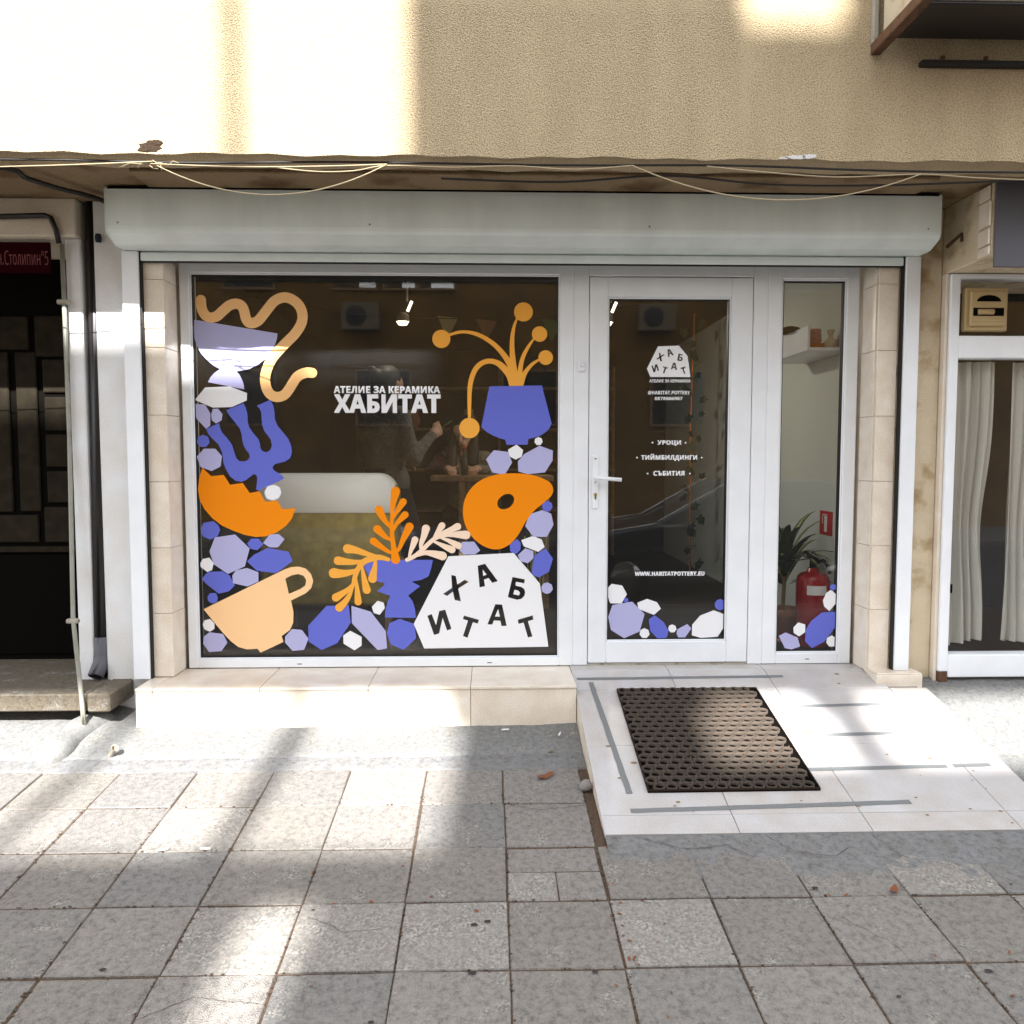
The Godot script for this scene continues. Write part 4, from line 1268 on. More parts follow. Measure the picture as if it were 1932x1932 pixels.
# ------------------------------------------------------------------ left of the shop
func build_left_neighbour() -> void:
	var h := thing("neighbour_entrance", "shaded recess of the entrance next door with a pale lintel and stone step", "entrance")
	part("lintel", box(Vector3(-5, 2.155, -0.30), Vector3(-1.99, 2.336, 0.20), 0.006), m.header, h)
	part("post", box(Vector3(-2.062, -0.14, -0.30), Vector3(-1.988, 2.155, 0.163), 0.006), m.render_white, h)
	part("recess_back", box(Vector3(-5, -0.2, -0.40), Vector3(-2.0, 2.2, -0.30), 0.0), m.black, h)
	part("step", box(Vector3(-5, -0.106, -0.30), Vector3(-1.905, -0.024, 0.425), 0.006), m.old_stone, h)
	part("step_end", box(Vector3(-1.902, -0.112, 0.10), Vector3(-1.795, -0.022, 0.428), 0.008), m.old_stone, h, "separate stone block at the end of the step")
	part("bar", tube([Vector3(-2.45, 2.235, 0.222), Vector3(-2.12, 2.246, 0.222), Vector3(-2.095, 2.235, 0.222), Vector3(-2.075, 2.18, 0.215), Vector3(-2.07, 2.12, 0.20)], 0.013, 8), m.black_pipe, h, "black tube along the lintel")
	var d := thing("panelled_door", "dark brown door of rectangular panels in the shaded entrance next door", "door")
	var Z := -0.25
	part("leaf", box(Vector3(-4.2, -0.022, -0.298), Vector3(-2.064, 2.154, Z - 0.012), 0.0), m.door_dark, d)
	# panels from the photograph's left edge to the door post
	for p in [[-2.80, -2.479, 1.672, 1.848], [-2.446, -2.262, 1.635, 1.852], [-2.412, -2.262, 1.442, 1.620], [-2.408, -2.259, 1.238, 1.418], [-2.75, -2.594, 0.795, 1.658], [-2.556, -2.445, 0.798, 1.658], [-2.408, -2.253, 1.040, 1.216], [-2.408, -2.250, 0.846, 1.018], [-2.43, -2.245, 0.628, 0.822], [-2.80, -2.462, 0.628, 0.778]]:
		part("panel", box(Vector3(p[0], p[2], Z - 0.012), Vector3(p[1], p[3], Z + 0.006), 0.006), m.door_panel, d)
	part("kick_rail", box(Vector3(-3.2, 0.575, Z - 0.012), Vector3(-2.22, 0.606, Z + 0.018), 0.004), m.door_panel, d)
	part("kick_panel", box(Vector3(-3.2, 0.01, Z - 0.012), Vector3(-2.16, 0.565, Z), 0.002), m.black, d)
	var s := thing("street_sign", "dark red sign with worn pale lettering hanging under the pale lintel", "sign")
	part("board", box(Vector3(-3.1, 1.992, 0.135), Vector3(-2.142, 2.140, 0.147), 0.003), m.red_sign, s)
	letters("lettering", "н.Столипин\"5", Vector2(-2.395, 2.030), Vector2(-2.152, 2.098), 0.148, m.sign_print, s, false)
	var c := thing("conduit_pipe", "thin grey metal pipe clipped to the white post beside the dark entrance", "pipe")
	part("pipe", tube([Vector3(-2.066, 2.12, 0.182), Vector3(-2.062, 1.2, 0.182), Vector3(-2.046, 0.3, 0.24), Vector3(-1.912, -0.06, 0.448), Vector3(-1.905, -0.17, 0.45)], 0.011, 8), m.pipe_grey, c)
	for y in [1.845, 0.29]:
		var cl := begin()
		var zz: float = 0.182 if y > 1 else 0.243
		var xx: float = -2.066 if y > 1 else -2.045
		box_into(cl, Vector3(xx - 0.03, y - 0.012, zz - 0.012), Vector3(xx + 0.03, y + 0.012, zz + 0.016), 0.006)
		part("clip", done(cl), m.iron_grey, c)
	var b := thing("drain_pipe", "black plastic drain pipe with an angled outlet beside the white pier", "pipe")
	part("pipe", tube([Vector3(-1.935, 2.33, 0.13), Vector3(-1.945, 1.2, 0.13), Vector3(-1.957, 0.16, 0.14)], 0.034, 16), m.black_pipe, b)
	var el := begin(true)
	tube_into(el, [Vector3(-1.956, 0.19, 0.14), Vector3(-1.957, 0.10, 0.141), Vector3(-1.960, 0.055, 0.155), Vector3(-1.966, 0.0, 0.20)], [0.0375, 0.0375, 0.037, 0.037], 16)
	part("outlet", done(el), m.sign_grey, b)
	part("mouth", tube([Vector3(-1.966, 0.0015, 0.2015), Vector3(-1.9665, -0.002, 0.203)], 0.031, 16), m.black, b)
	var blob := thing("blue_cap", "small dark blue plastic cap high on the black drain pipe", "cap", Vector3(-1.895, 2.155, 0.175))
	part("cap", lathe([Vector2(0.0, 0.02), Vector2(0.012, 0.018), Vector2(0.016, 0.0), Vector2(0.013, -0.02), Vector2(0.0, -0.022)], Vector3.ZERO, 10), m.navy, blob)

# ------------------------------------------------------------------ right of the shop
func build_right_neighbour() -> void:
	var h := thing("neighbour_shop_front", "beige boxed head above the shop window next door on the right", "building")
	part("head_box", box(Vector3(2.284, 2.008, -0.30), Vector3(6, 2.336, 0.548), 0.005), m.stucco_stained, h)
	for q in [[2.325, 2.262, 0.540], [2.256, 2.142, 0.549], [2.134, 2.060, 0.546], [2.054, 2.012, 0.549]]:
		part("edge_brick", box(Vector3(2.271, q[1], 0.46), Vector3(2.2835, q[0], q[2]), 0.005), m.tile_cream_dark, h)
	part("bracket", tube([Vector3(2.276, 2.135, 0.20), Vector3(2.276, 2.165, 0.32), Vector3(2.276, 2.13, 0.325)], 0.008, 6), m.rust, h)
	part("reveal", box(Vector3(2.2845, -0.06, -0.30), Vector3(2.301, 2.007, 0.19), 0.003), m.tile_cream_dark, h)
	part("wall_below", box(Vector3(2.2845, -0.4, -0.30), Vector3(6, -0.045, 0.16), 0.0), m.concrete, h)
	var sg := thing("sign_board", "blank dark grey sign board above the window next door", "sign")
	part("board", box(Vector3(2.292, 1.953, 0.5495), Vector3(5.5, 2.336, 0.562), 0.003), m.sign_grey, sg)
	var w := thing("neighbour_window", "white framed window next door with pale net curtains behind it", "window")
	var st := begin()
	box_into(st, Vector3(2.302, -0.005, 0.12), Vector3(2.350, 2.004, 0.205), 0.004)
	box_into(st, Vector3(2.350, 1.982, 0.12), Vector3(5, 2.004, 0.205), 0.003)
	box_into(st, Vector3(2.350, 1.588, 0.12), Vector3(5, 1.699, 0.205), 0.004)
	box_into(st, Vector3(2.350, -0.036, 0.12), Vector3(5, 0.081, 0.205), 0.004)
	box_into(st, Vector3(3.45, 0.081, 0.12), Vector3(3.52, 1.588, 0.205), 0.004)
	part("frame", done(st), m.pvc, w)
	var foot := begin()
	box_into(foot, Vector3(2.302, -0.082, 0.12), Vector3(2.350, -0.005, 0.206), 0.004)
	part("frame_foot", done(foot), m.rust, w, "rusted flaking foot of the frame")
	part("glass_pane", glass_sheet(Vector2(2.350, 0.081), Vector2(3.45, 1.588), 0.165, 0.012), m.glass, w)
	part("glass_pane", glass_sheet(Vector2(2.350, 1.699), Vector2(5, 1.982), 0.165, 0.012), m.glass, w)
	part("catch", box(Vector3(2.352, 0.40, 0.172), Vector3(2.364, 0.445, 0.20), 0.002), m.black, w)
	var v := thing("ventilation_fan", "yellowed plastic extractor fan set in the top pane next door", "ventilation fan", Vector3(2.495, 1.832, 0.20))
	part("case", box(Vector3(-0.11, -0.108, -0.05), Vector3(0.108, 0.108, -0.012), 0.006), m.beige_plastic, v)
	part("cover", box(Vector3(-0.092, -0.085, -0.012), Vector3(0.090, 0.088, 0.004), 0.006), m.beige_plastic, v)
	part("slot", box(Vector3(-0.078, -0.035, 0.0042), Vector3(0.078, 0.005, 0.0052), 0.0), m.black, v)
	part("drum", tube([Vector3(-0.055, -0.015, 0.002), Vector3(0.025, -0.015, 0.002)], 0.014, 10), m.beige_plastic, v)
	var arch := PackedVector2Array()
	for i in 13: arch.append(Vector2(cos(PI * i / 12) * 0.062, 0.036 + sin(PI * i / 12) * 0.032))
	part("grille", sheet([ccw(arch)], 0.0050, 0.0006), m.black, v)
	part("louvre", box(Vector3(-0.075, -0.062, 0.0042), Vector3(0.075, -0.048, 0.008), 0.002), m.beige_plastic, v)
	for q in [[2.325, 2.600, 0.20, 0.16, "gathered net curtain at the left of the window next door", 0.150], [2.70, 3.4, 0.22, 0.30, "wide net curtain at the right edge in the window next door", 0.118]]:
		var cu := thing("net_curtain", q[4], "curtain", Vector3.ZERO, "net curtains next door")
		part("cloth", curtain(q[0], q[1], 0.128, 1.58, q[5], q[3]), m.curtain, cu)
	var rm := struct("neighbour_room_wall")
	part("back", box(Vector3(2.30, -0.05, -1.9), Vector3(6, 2.33, -1.8), 0.0), m.interior_dark, rm)
	part("floor", box(Vector3(2.30, -0.10, -1.9), Vector3(6, -0.04, 0.12), 0.0), m.floor_dark, rm)

func curtain(x0: float, x1: float, y0: float, y1: float, z: float, gather: float) -> ArrayMesh:
	var st := begin(true)
	var n := 60
	var rows := 24
	var f := (x1 - x0) * 34.0
	var at := func(i: int, j: int) -> Vector3:
		var u := float(i) / n
		var v := float(j) / rows
		var pinch := 1.0 - gather * exp(-pow((v - 0.42) / 0.22, 2.0))
		var x := lerpf(x0, x1, u * pinch)
		var a := 0.022 * (0.6 + 0.7 * (1.0 - v))
		return Vector3(x + 0.004 * sin(u * f * TAU * 0.5 + 2.0), lerpf(y0, y1, v) - (0.012 * sin(u * 5.0) if j == 0 else 0.0), z - 0.045 + a * sin(u * f * TAU / 2.0 + 0.8 * sin(v * 2.2) + 1.6 * sin(u * 9.0)) + 0.010 * sin(u * 7.0 + v * 1.7) + 0.004 * sin(u * 61.0 + v * 5.0))
	for i in n:
		for j in rows:
			quad(st, at.call(i, j), at.call(i + 1, j), at.call(i + 1, j + 1), at.call(i, j + 1))
	return done(st)

# ------------------------------------------------------------------ above
func build_air_conditioner() -> void:
	var b := thing("wall_bracket", "rusty angle iron bracket on the wall under the air conditioner", "bracket")
	part("upright", box(Vector3(1.577, 2.79, 0.82), Vector3(1.600, 3.25, 0.845), 0.003), m.iron_grey, b)
	var L := begin()
	box_into(L, Vector3(1.578, 2.748, 0.822), Vector3(1.618, 2.753, 1.42), 0.001)
	box_into(L, Vector3(1.578, 2.7535, 0.822), Vector3(1.583, 2.792, 1.42), 0.001)
	part("arm", done(L), m.rust, b)
	var a := thing("air_conditioner", "grimy outdoor air conditioning unit seen from below at the top right", "air conditioner")
	part("casing", box(Vector3(1.605, 2.80, 0.862), Vector3(2.50, 3.45, 1.155), 0.012), m.ac_case, a)
	part("base_pan", box(Vector3(1.625, 2.787, 0.880), Vector3(2.48, 2.8005, 1.135), 0.004), m.black_pipe, a)
	part("back_rail", box(Vector3(1.78, 2.700, 0.82), Vector3(2.6, 2.722, 0.852), 0.003), m.cable_dark, a)
	for x in [1.87, 2.05]: part("bolt", box(Vector3(x - 0.008, 2.722, 0.835), Vector3(x + 0.008, 2.74, 0.85), 0.003), m.rust, a)

func sag(a: Vector3, b: Vector3, drop: float, n := 16) -> Array:
	var out := []
	for i in n + 1:
		var f := float(i) / n
		out.append(a.lerp(b, f) + Vector3.DOWN * drop * 4.0 * f * (1.0 - f))
	return out

func build_cables() -> void:
	var g := "cables along the underside of the overhang"
	for c in [[Vector3(-1.335, 2.262, 0.86), Vector3(-0.413, 2.276, 0.86), 0.118, "pale thin cable sagging in a deep curve under the broken plaster on the left", 0.0027], [Vector3(0.585, 2.282, 0.86), Vector3(1.786, 2.259, 0.86), 0.122, "pale thin cable sagging in a long curve over the door", 0.0027]]:
		var o := thing("sagging_cable", c[3], "cable", Vector3.ZERO, g)
		part("cable", tube(sag(c[0], c[1], c[2], 28), c[4], 6), m.cable_light, o)
	var knot := thing("cable_knot", "twist of pale wire ends at the broken plaster", "cable", Vector3.ZERO, g)
	for i in 7:
		var a := Vector3(-1.35, 2.285, 0.845) + Vector3(rng.randf_range(-0.05, 0.05), rng.randf_range(-0.02, 0.015), rng.randf_range(-0.01, 0.015))
		var b := a + Vector3(rng.randf_range(-0.09, 0.09), rng.randf_range(-0.03, 0.02), rng.randf_range(-0.01, 0.01))
		part("wire_end", tube([a, a.lerp(b, 0.5) + Vector3(0, rng.randf_range(-0.015, 0.015), 0.005), b], 0.0018, 5), m.cable_light, knot)
	var runs := [
		["pale", [Vector3(-3.2, 2.22, 0.87), Vector3(-1.95, 2.255, 0.85), Vector3(-1.36, 2.285, 0.84)], "pale cable running in from the left end of the overhang"],
		["pale", [Vector3(-1.36, 2.268, 0.862), Vector3(-1.0, 2.262, 0.855), Vector3(-0.65, 2.270, 0.85), Vector3(-0.413, 2.277, 0.858)], "pale cable close under the overhang above the worm sticker"],
		["pale", [Vector3(-0.86, 2.262, 0.85), Vector3(-0.70, 2.248, 0.85), Vector3(-0.55, 2.252, 0.85), Vector3(-0.41, 2.272, 0.857), Vector3(-0.15, 2.268, 0.855), Vector3(0.10, 2.276, 0.855), Vector3(0.35, 2.264, 0.857), Vector3(0.585, 2.281, 0.858)], "pale cable looping gently above the middle of the window"],
		["pale", [Vector3(0.90, 2.288, 0.84), Vector3(1.15, 2.262, 0.85), Vector3(1.45, 2.246, 0.85), Vector3(1.786, 2.258, 0.858), Vector3(2.05, 2.244, 0.86), Vector3(2.45, 2.238, 0.86), Vector3(3.2, 2.25, 0.86)], "pale cable trailing off over the narrow side window to the right"],
		["dark", [Vector3(-3.2, 2.30, 0.80), Vector3(-1.8, 2.305, 0.79), Vector3(-1.2, 2.295, 0.80), Vector3(-0.6, 2.308, 0.79), Vector3(0.3, 2.300, 0.80), Vector3(1.0, 2.306, 0.80), Vector3(1.6, 2.292, 0.80), Vector3(2.2, 2.286, 0.81), Vector3(3.2, 2.30, 0.80)], "black cable fixed along the whole front edge of the overhang"],
		["dark", [Vector3(-0.2, 2.262, 0.74), Vector3(0.3, 2.252, 0.74), Vector3(0.75, 2.276, 0.76), Vector3(1.2, 2.250, 0.74), Vector3(1.7, 2.252, 0.74), Vector3(2.25, 2.270, 0.76), Vector3(3.0, 2.30, 0.78)], "black cable drooping in shallow loops behind the pale cables"],
		["dark", [Vector3(-3.0, 2.32, 0.80), Vector3(-2.08, 2.296, 0.74), Vector3(-1.98, 2.285, 0.62), Vector3(-1.92, 2.29, 0.48), Vector3(-1.86, 2.30, 0.36), Vector3(-1.82, 2.305, 0.24)], "thick black cable crossing the soffit above the dark entrance"]]
	for r in runs:
		var o := thing("fixed_cable", r[2], "cable", Vector3.ZERO, g)
		var pts := []
		for i in r[1].size() - 1:
			for k in 5:
				pts.append(r[1][i].cubic_interpolate(r[1][i + 1], r[1][maxi(i - 1, 0)], r[1][mini(i + 2, r[1].size() - 1)], k / 5.0))
		pts.append(r[1][-1])
		part("cable", tube(pts, (0.011 if "thick" in r[2] else 0.0045) if r[0] == "dark" else 0.0026, 6), m.cable_dark if r[0] == "dark" else m.cable_light, o)

# ------------------------------------------------------------------ behind the glass
func build_room() -> void:
	var r := struct("shop_room_walls")
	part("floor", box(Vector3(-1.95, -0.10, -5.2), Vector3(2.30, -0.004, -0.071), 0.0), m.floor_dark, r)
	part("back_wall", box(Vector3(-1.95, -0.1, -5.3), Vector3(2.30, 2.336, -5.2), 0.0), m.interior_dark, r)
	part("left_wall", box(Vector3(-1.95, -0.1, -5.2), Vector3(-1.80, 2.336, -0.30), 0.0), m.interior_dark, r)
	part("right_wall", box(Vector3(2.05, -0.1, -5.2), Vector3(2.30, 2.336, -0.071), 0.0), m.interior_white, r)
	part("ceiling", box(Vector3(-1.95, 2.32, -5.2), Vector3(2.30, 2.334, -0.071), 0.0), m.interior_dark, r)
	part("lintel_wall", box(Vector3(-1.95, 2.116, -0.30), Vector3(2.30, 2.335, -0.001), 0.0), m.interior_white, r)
	# olive armchair with a pale cloth over its back
	var ch := thing("armchair", "olive green armchair with a pale cloth over its high back, close behind the glass", "armchair")
	var back := begin(true)
	rounded_slab(back, -1.305, -0.518, 0.245, 0.965, -0.53, -0.36, 0.08, true)
	part("backrest", done(back), m.olive, ch)
	var cl := begin(true)
	rounded_slab(cl, -1.306, -0.528, 0.775, 1.003, -0.532, -0.346, 0.11)
	part("cloth", done(cl), m.pale_cloth, ch)
	part("seat", box(Vector3(-1.30, 0.26, -1.05), Vector3(-0.54, 0.48, -0.54), 0.05), m.olive, ch)
	for x in [-1.28, -0.60]:
		for z in [-1.0, -0.42]: part("leg", box(Vector3(x, 0.0, z), Vector3(x + 0.04, 0.27, z + 0.04), 0.005), m.wood, ch)
	# bench at the back
	var w := thing("work_bench", "wooden work bench with a pale edge behind the seated woman's bottles", "table")
	w.set_meta("label", "long wooden work bench with a pale front edge in the middle of the studio")
	part("top", box(Vector3(-0.42, 0.925, -2.1), Vector3(0.46, 0.965, -1.55), 0.004), m.wood, w)
	for x in [-0.22, 0.38]:
		for z in [-2.05, -1.62]: part("leg", box(Vector3(x, 0.0, z), Vector3(x + 0.05, 0.925, z + 0.05), 0.004), m.wood, w)
	var bt := thing("bottle", "dark glass bottle standing on the work bench before the seated woman", "bottle", Vector3(-0.18, 0.965, -1.66))
	part("glass", lathe([Vector2(0, 0), Vector2(0.026, 0.0), Vector2(0.027, 0.11), Vector2(0.010, 0.15), Vector2(0.010, 0.19), Vector2(0, 0.19)], Vector3.ZERO, 14), m.car_paint, bt)
	part("cap", lathe([Vector2(0, 0.19), Vector2(0.011, 0.19), Vector2(0.011, 0.215), Vector2(0, 0.215)], Vector3.ZERO, 12), m.red_print, bt)
	# spot lamps
	spot_lamp(Vector3(-0.60, 2.05, -1.5), 0.03, "lit spot lamp with a round glowing face near the middle of the big window")
	spot_lamp(Vector3(0.822, 2.05, -1.5), 0.15, "lit spot lamp just showing at the left edge of the door glass")
	# bunting
	var flags := [[-0.29, 2.05, "cream", "pale paper bunting flag nearest the lit lamp"], [-0.02, 2.03, "pink", "pinkish paper bunting flag in the middle of the string"], [0.44, 2.03, "green", "green paper bunting flag behind the ball flowers"]]
	mat("flag_cream", Color(0.62, 0.58, 0.42), 0.9)
	mat("flag_pink", Color(0.50, 0.36, 0.28), 0.9)
	mat("flag_green", Color(0.24, 0.34, 0.20), 0.9)
	for f in flags:
		var o := thing("bunting_flag", f[3], "bunting flag", Vector3(f[0], f[1], -1.5), "bunting flags on a string")
		part("paper", sheet([ccw(PackedVector2Array([Vector2(-0.07, 0.03), Vector2(0.075, 0.015), Vector2(0.0, -0.13)]))], 0.0, 0.002), m["flag_" + f[2]], o)
	var str_ := thing("bunting_string", "thin string that carries the paper flags across the studio", "string")
	part("string", tube(sag(Vector3(-1.7, 2.2, -1.5), Vector3(1.3, 2.2, -1.5), 0.14, 24), 0.003, 5), m.cable_dark, str_)
	# wall shelf with pots
	var sh := thing("wall_shelf", "small white box shelf on the white wall seen through the narrow window", "shelf")
	part("side", box(Vector3(1.797, 1.697, -1.0), Vector3(1.812, 1.836, -0.34), 0.002), m.pvc, sh)
	part("bottom", box(Vector3(1.812, 1.697, -1.0), Vector3(2.05, 1.714, -0.34), 0.002), m.pvc, sh)
	var bw := thing("stacked_bowls", "pink clay bowls stacked on an orange one on the white shelf", "bowls", Vector3(1.872, 1.714, -0.44))
	part("bowl", lathe([Vector2(0, 0), Vector2(0.045, 0), Vector2(0.052, 0.02), Vector2(0.050, 0.033), Vector2(0, 0.033)], Vector3.ZERO, 16), m.clay_orange, bw, "orange bowl at the bottom")
	for k in 3: part("bowl", lathe([Vector2(0, 0.034 + k * 0.027), Vector2(0.034, 0.034 + k * 0.027), Vector2(0.044 - k * 0.002, 0.045 + k * 0.027), Vector2(0.043 - k * 0.002, 0.060 + k * 0.027), Vector2(0, 0.060 + k * 0.027)], Vector3.ZERO, 16), m.clay_pink, bw)
	var vs := thing("bud_vase", "cream bud vase with a narrow neck right of the pink bowls", "vase", Vector3(1.962, 1.714, -0.42))
	part("body", lathe([Vector2(0, 0), Vector2(0.026, 0), Vector2(0.040, 0.022), Vector2(0.038, 0.045), Vector2(0.014, 0.062), Vector2(0.013, 0.085), Vector2(0.022, 0.098), Vector2(0.021, 0.11), Vector2(0.012, 0.112)], Vector3.ZERO, 18), m.clay_cream, vs)
	var hat := thing("dark_bowl", "dark shallow bowl upside down on the edge of the white shelf", "bowl", Vector3(1.80, 1.836, -0.62))
	part("bowl", lathe([Vector2(0.085, 0), Vector2(0.08, 0.006), Vector2(0.05, 0.03), Vector2(0.02, 0.038), Vector2(0, 0.038)], Vector3.ZERO, 18), m.black, hat)
	# fire extinguisher and its sign
	var fe := thing("fire_extinguisher", "red fire extinguisher with a white label standing on the floor behind the side window", "fire extinguisher", Vector3(1.868, -0.004, -0.36))
	part("cylinder", lathe([Vector2(0, 0.01), Vector2(0.085, 0.01), Vector2(0.092, 0.02), Vector2(0.092, 0.385), Vector2(0.086, 0.412), Vector2(0.07, 0.428), Vector2(0.034, 0.440), Vector2(0.028, 0.462), Vector2(0, 0.462)], Vector3.ZERO, 28), m.red_paint, fe)
	part("foot_ring", lathe([Vector2(0.080, 0), Vector2(0.088, 0), Vector2(0.088, 0.014), Vector2(0.080, 0.014)], Vector3.ZERO, 24), m.black, fe)
	part("valve", tube([Vector3(0, 0.455, 0), Vector3(0, 0.51, 0)], 0.02, 10), m.black, fe)
	part("lever", tube([Vector3(0.02, 0.505, 0), Vector3(-0.03, 0.535, 0.01), Vector3(-0.055, 0.56, 0.012)], [0.012, 0.012, 0.007], 8), m.black, fe)
	part("hose", tube([Vector3(0.015, 0.49, 0.0), Vector3(0.055, 0.505, 0.01), Vector3(0.078, 0.47, 0.02), Vector3(0.088, 0.43, 0.02)], 0.011, 8), m.black, fe)
	var lb := begin(true)
	for i in 8:
		var a0 := -0.62 + 1.24 * i / 8.0 - 0.1
		var a1 := -0.62 + 1.24 * (i + 1) / 8.0 - 0.1
		quad(lb, Vector3(sin(a0) * 0.0928, 0.315, cos(a0) * 0.0928), Vector3(sin(a1) * 0.0928, 0.315, cos(a1) * 0.0928), Vector3(sin(a1) * 0.0928, 0.368, cos(a1) * 0.0928), Vector3(sin(a0) * 0.0928, 0.368, cos(a0) * 0.0928))
	part("label", done(lb), m.paper_white, fe)
	var fs := thing("fire_sign", "red sign with a white extinguisher symbol on the white wall", "sign")
	part("board", box(Vector3(2.046, 0.622, -0.715), Vector3(2.0498, 0.768, -0.535), 0.0), m.red_print, fs)
	part("symbol", box(Vector3(2.0448, 0.642, -0.645), Vector3(2.0458, 0.738, -0.605), 0.0), m.paper_white, fs)
	part("symbol", box(Vector3(2.0448, 0.742, -0.672), Vector3(2.0458, 0.748, -0.605), 0.0), m.paper_white, fs)
	part("symbol", box(Vector3(2.0448, 0.690, -0.676), Vector3(2.0458, 0.740, -0.668), 0.0), m.paper_white, fs)
	# potted dracaena
	var pl := thing("potted_plant", "striped long leaved plant in a terracotta pot left of the fire extinguisher", "plant", Vector3(1.765, 0.0, -0.55))
	part("pot", lathe([Vector2(0, 0), Vector2(0.075, 0), Vector2(0.095, 0.14), Vector2(0.105, 0.145), Vector2(0.105, 0.19), Vector2(0.092, 0.19), Vector2(0.088, 0.165), Vector2(0, 0.165)], Vector3.ZERO, 24), m.terracotta, pl)
	part("saucer", lathe([Vector2(0, 0.0), Vector2(0.10, 0.0), Vector2(0.115, 0.02), Vector2(0.108, 0.02), Vector2(0.0, 0.006)], Vector3.ZERO, 24), m.clay_pink, pl)
	part("stem", tube([Vector3(0, 0.16, 0), Vector3(0.005, 0.32, 0), Vector3(0, 0.42, 0)], 0.012, 8), m.wood, pl)
	for i in 46:
		var a := i * 2.4
		var el := rng.randf_range(0.2, 1.3)
		var ln := rng.randf_range(0.24, 0.40)
		blade(pl, Vector3(0, 0.30 + 0.0045 * i, 0), a, el, ln)
	# ivy on an orange string, inside the door
	var iv := thing("hanging_ivy", "dark ivy trailing down an orange cord on the far wall behind the door", "plant")
	part("cord", tube([Vector3(1.72, 2.30, -2.6), Vector3(1.70, 1.4, -2.6), Vector3(1.71, 0.1, -2.6)], 0.007, 6), m.clay_orange, iv)
	for i in 26:
		var y := 2.2 - 0.08 * i + rng.randf_range(-0.03, 0.03)
		leaf_on(iv, Vector3(1.71 + rng.randf_range(-0.09, 0.09), y, -2.58 + rng.randf_range(0, 0.04)), 0.05 * rng.randf_range(0.7, 1.3))
	# dark shelf unit with pots along the back
	var su := thing("shelf_unit", "tall dark shelf of pots against the back wall of the studio", "shelf")
	for y in [0.5, 0.95, 1.4, 1.85]: part("board", box(Vector3(-1.2, y, -5.15), Vector3(1.4, y + 0.03, -4.8), 0.0), m.wood, su)
	for x in [-1.2, 0.1, 1.37]: part("upright", box(Vector3(x, 0.0, -5.16), Vector3(x + 0.03, 2.1, -4.82), 0.0), m.wood, su)
	var i_pot := 0
	for c in ["pink", "cream", "brown", "orange"]:
		for lvl in ["lower", "upper"]:
			var pt := thing("shelf_pot", "%s fired clay pot on the %s board of the dark shelf at the back" % [c, lvl], "pot", Vector3(-1.05 + 0.62 * (i_pot / 2) + (0.2 if lvl == "upper" else 0.0), 0.98 if lvl == "lower" else 1.43, -4.95), "clay pots on the back shelf")
			var s := rng.randf_range(0.7, 1.2)
			part("pot", lathe([Vector2(0, 0), Vector2(0.05 * s, 0), Vector2(0.08 * s, 0.08 * s), Vector2(0.05 * s, 0.17 * s), Vector2(0.055 * s, 0.2 * s), Vector2(0.04 * s, 0.2 * s)], Vector3.ZERO, 16), {"pink": m.clay_pink, "cream": m.clay_cream, "brown": m.terracotta, "orange": m.clay_orange}[c], pt)
			i_pot += 1
	# wire plant stand near the right end of the window
	var ws := thing("wire_stand", "bundle of bent wire and dry twigs behind the lower right stickers", "twigs")
	for i in 9:
		var x := rng.randf_range(0.20, 0.36)
		part("twig", tube([Vector3(0.27, 0.15, -0.35), Vector3(lerpf(0.27, x, 0.6), 0.38, -0.36), Vector3(x, rng.randf_range(0.55, 0.75), -0.38)], 0.003, 5), m.leaf_stripe, ws)

func spot_lamp(at: Vector3, energy: float, label: String) -> void:
	var lp := thing("spot_lamp", label, "lamp", at, "spot lamps under the studio ceiling")
	part("stem", tube([Vector3(0.03, 0.27, -0.02), Vector3(0.03, 0.13, -0.01)], 0.008, 8), m.iron_grey, lp)
	part("tube_light", tube([Vector3(0.036, 0.055, 0.02), Vector3(0.066, 0.125, 0.02)], 0.010, 8), m.lamp_glow, lp)
	part("housing", lathe([Vector2(0.0, 0.05), Vector2(0.02, 0.05), Vector2(0.042, 0.035), Vector2(0.048, -0.01), Vector2(0.044, -0.012)], Vector3.ZERO, 18), m.iron_grey, lp)
	part("bulb", lathe([Vector2(0.0, 0.02), Vector2(0.040, 0.008), Vector2(0.043, -0.012), Vector2(0.030, -0.034), Vector2(0.0, -0.040)], Vector3.ZERO, 18), m.lamp_glow, lp)
	var om := OmniLight3D.new()
	om.name = "spot_lamp_light"
	om.light_energy = energy
	om.light_color = Color(1.0, 0.96, 0.88)
	om.omni_range = 8
	om.omni_attenuation = 2
	om.light_size = 0.03
	om.shadow_enabled = true
	om.position = at + Vector3(0, -0.015, 0)
	add_child(om, true)

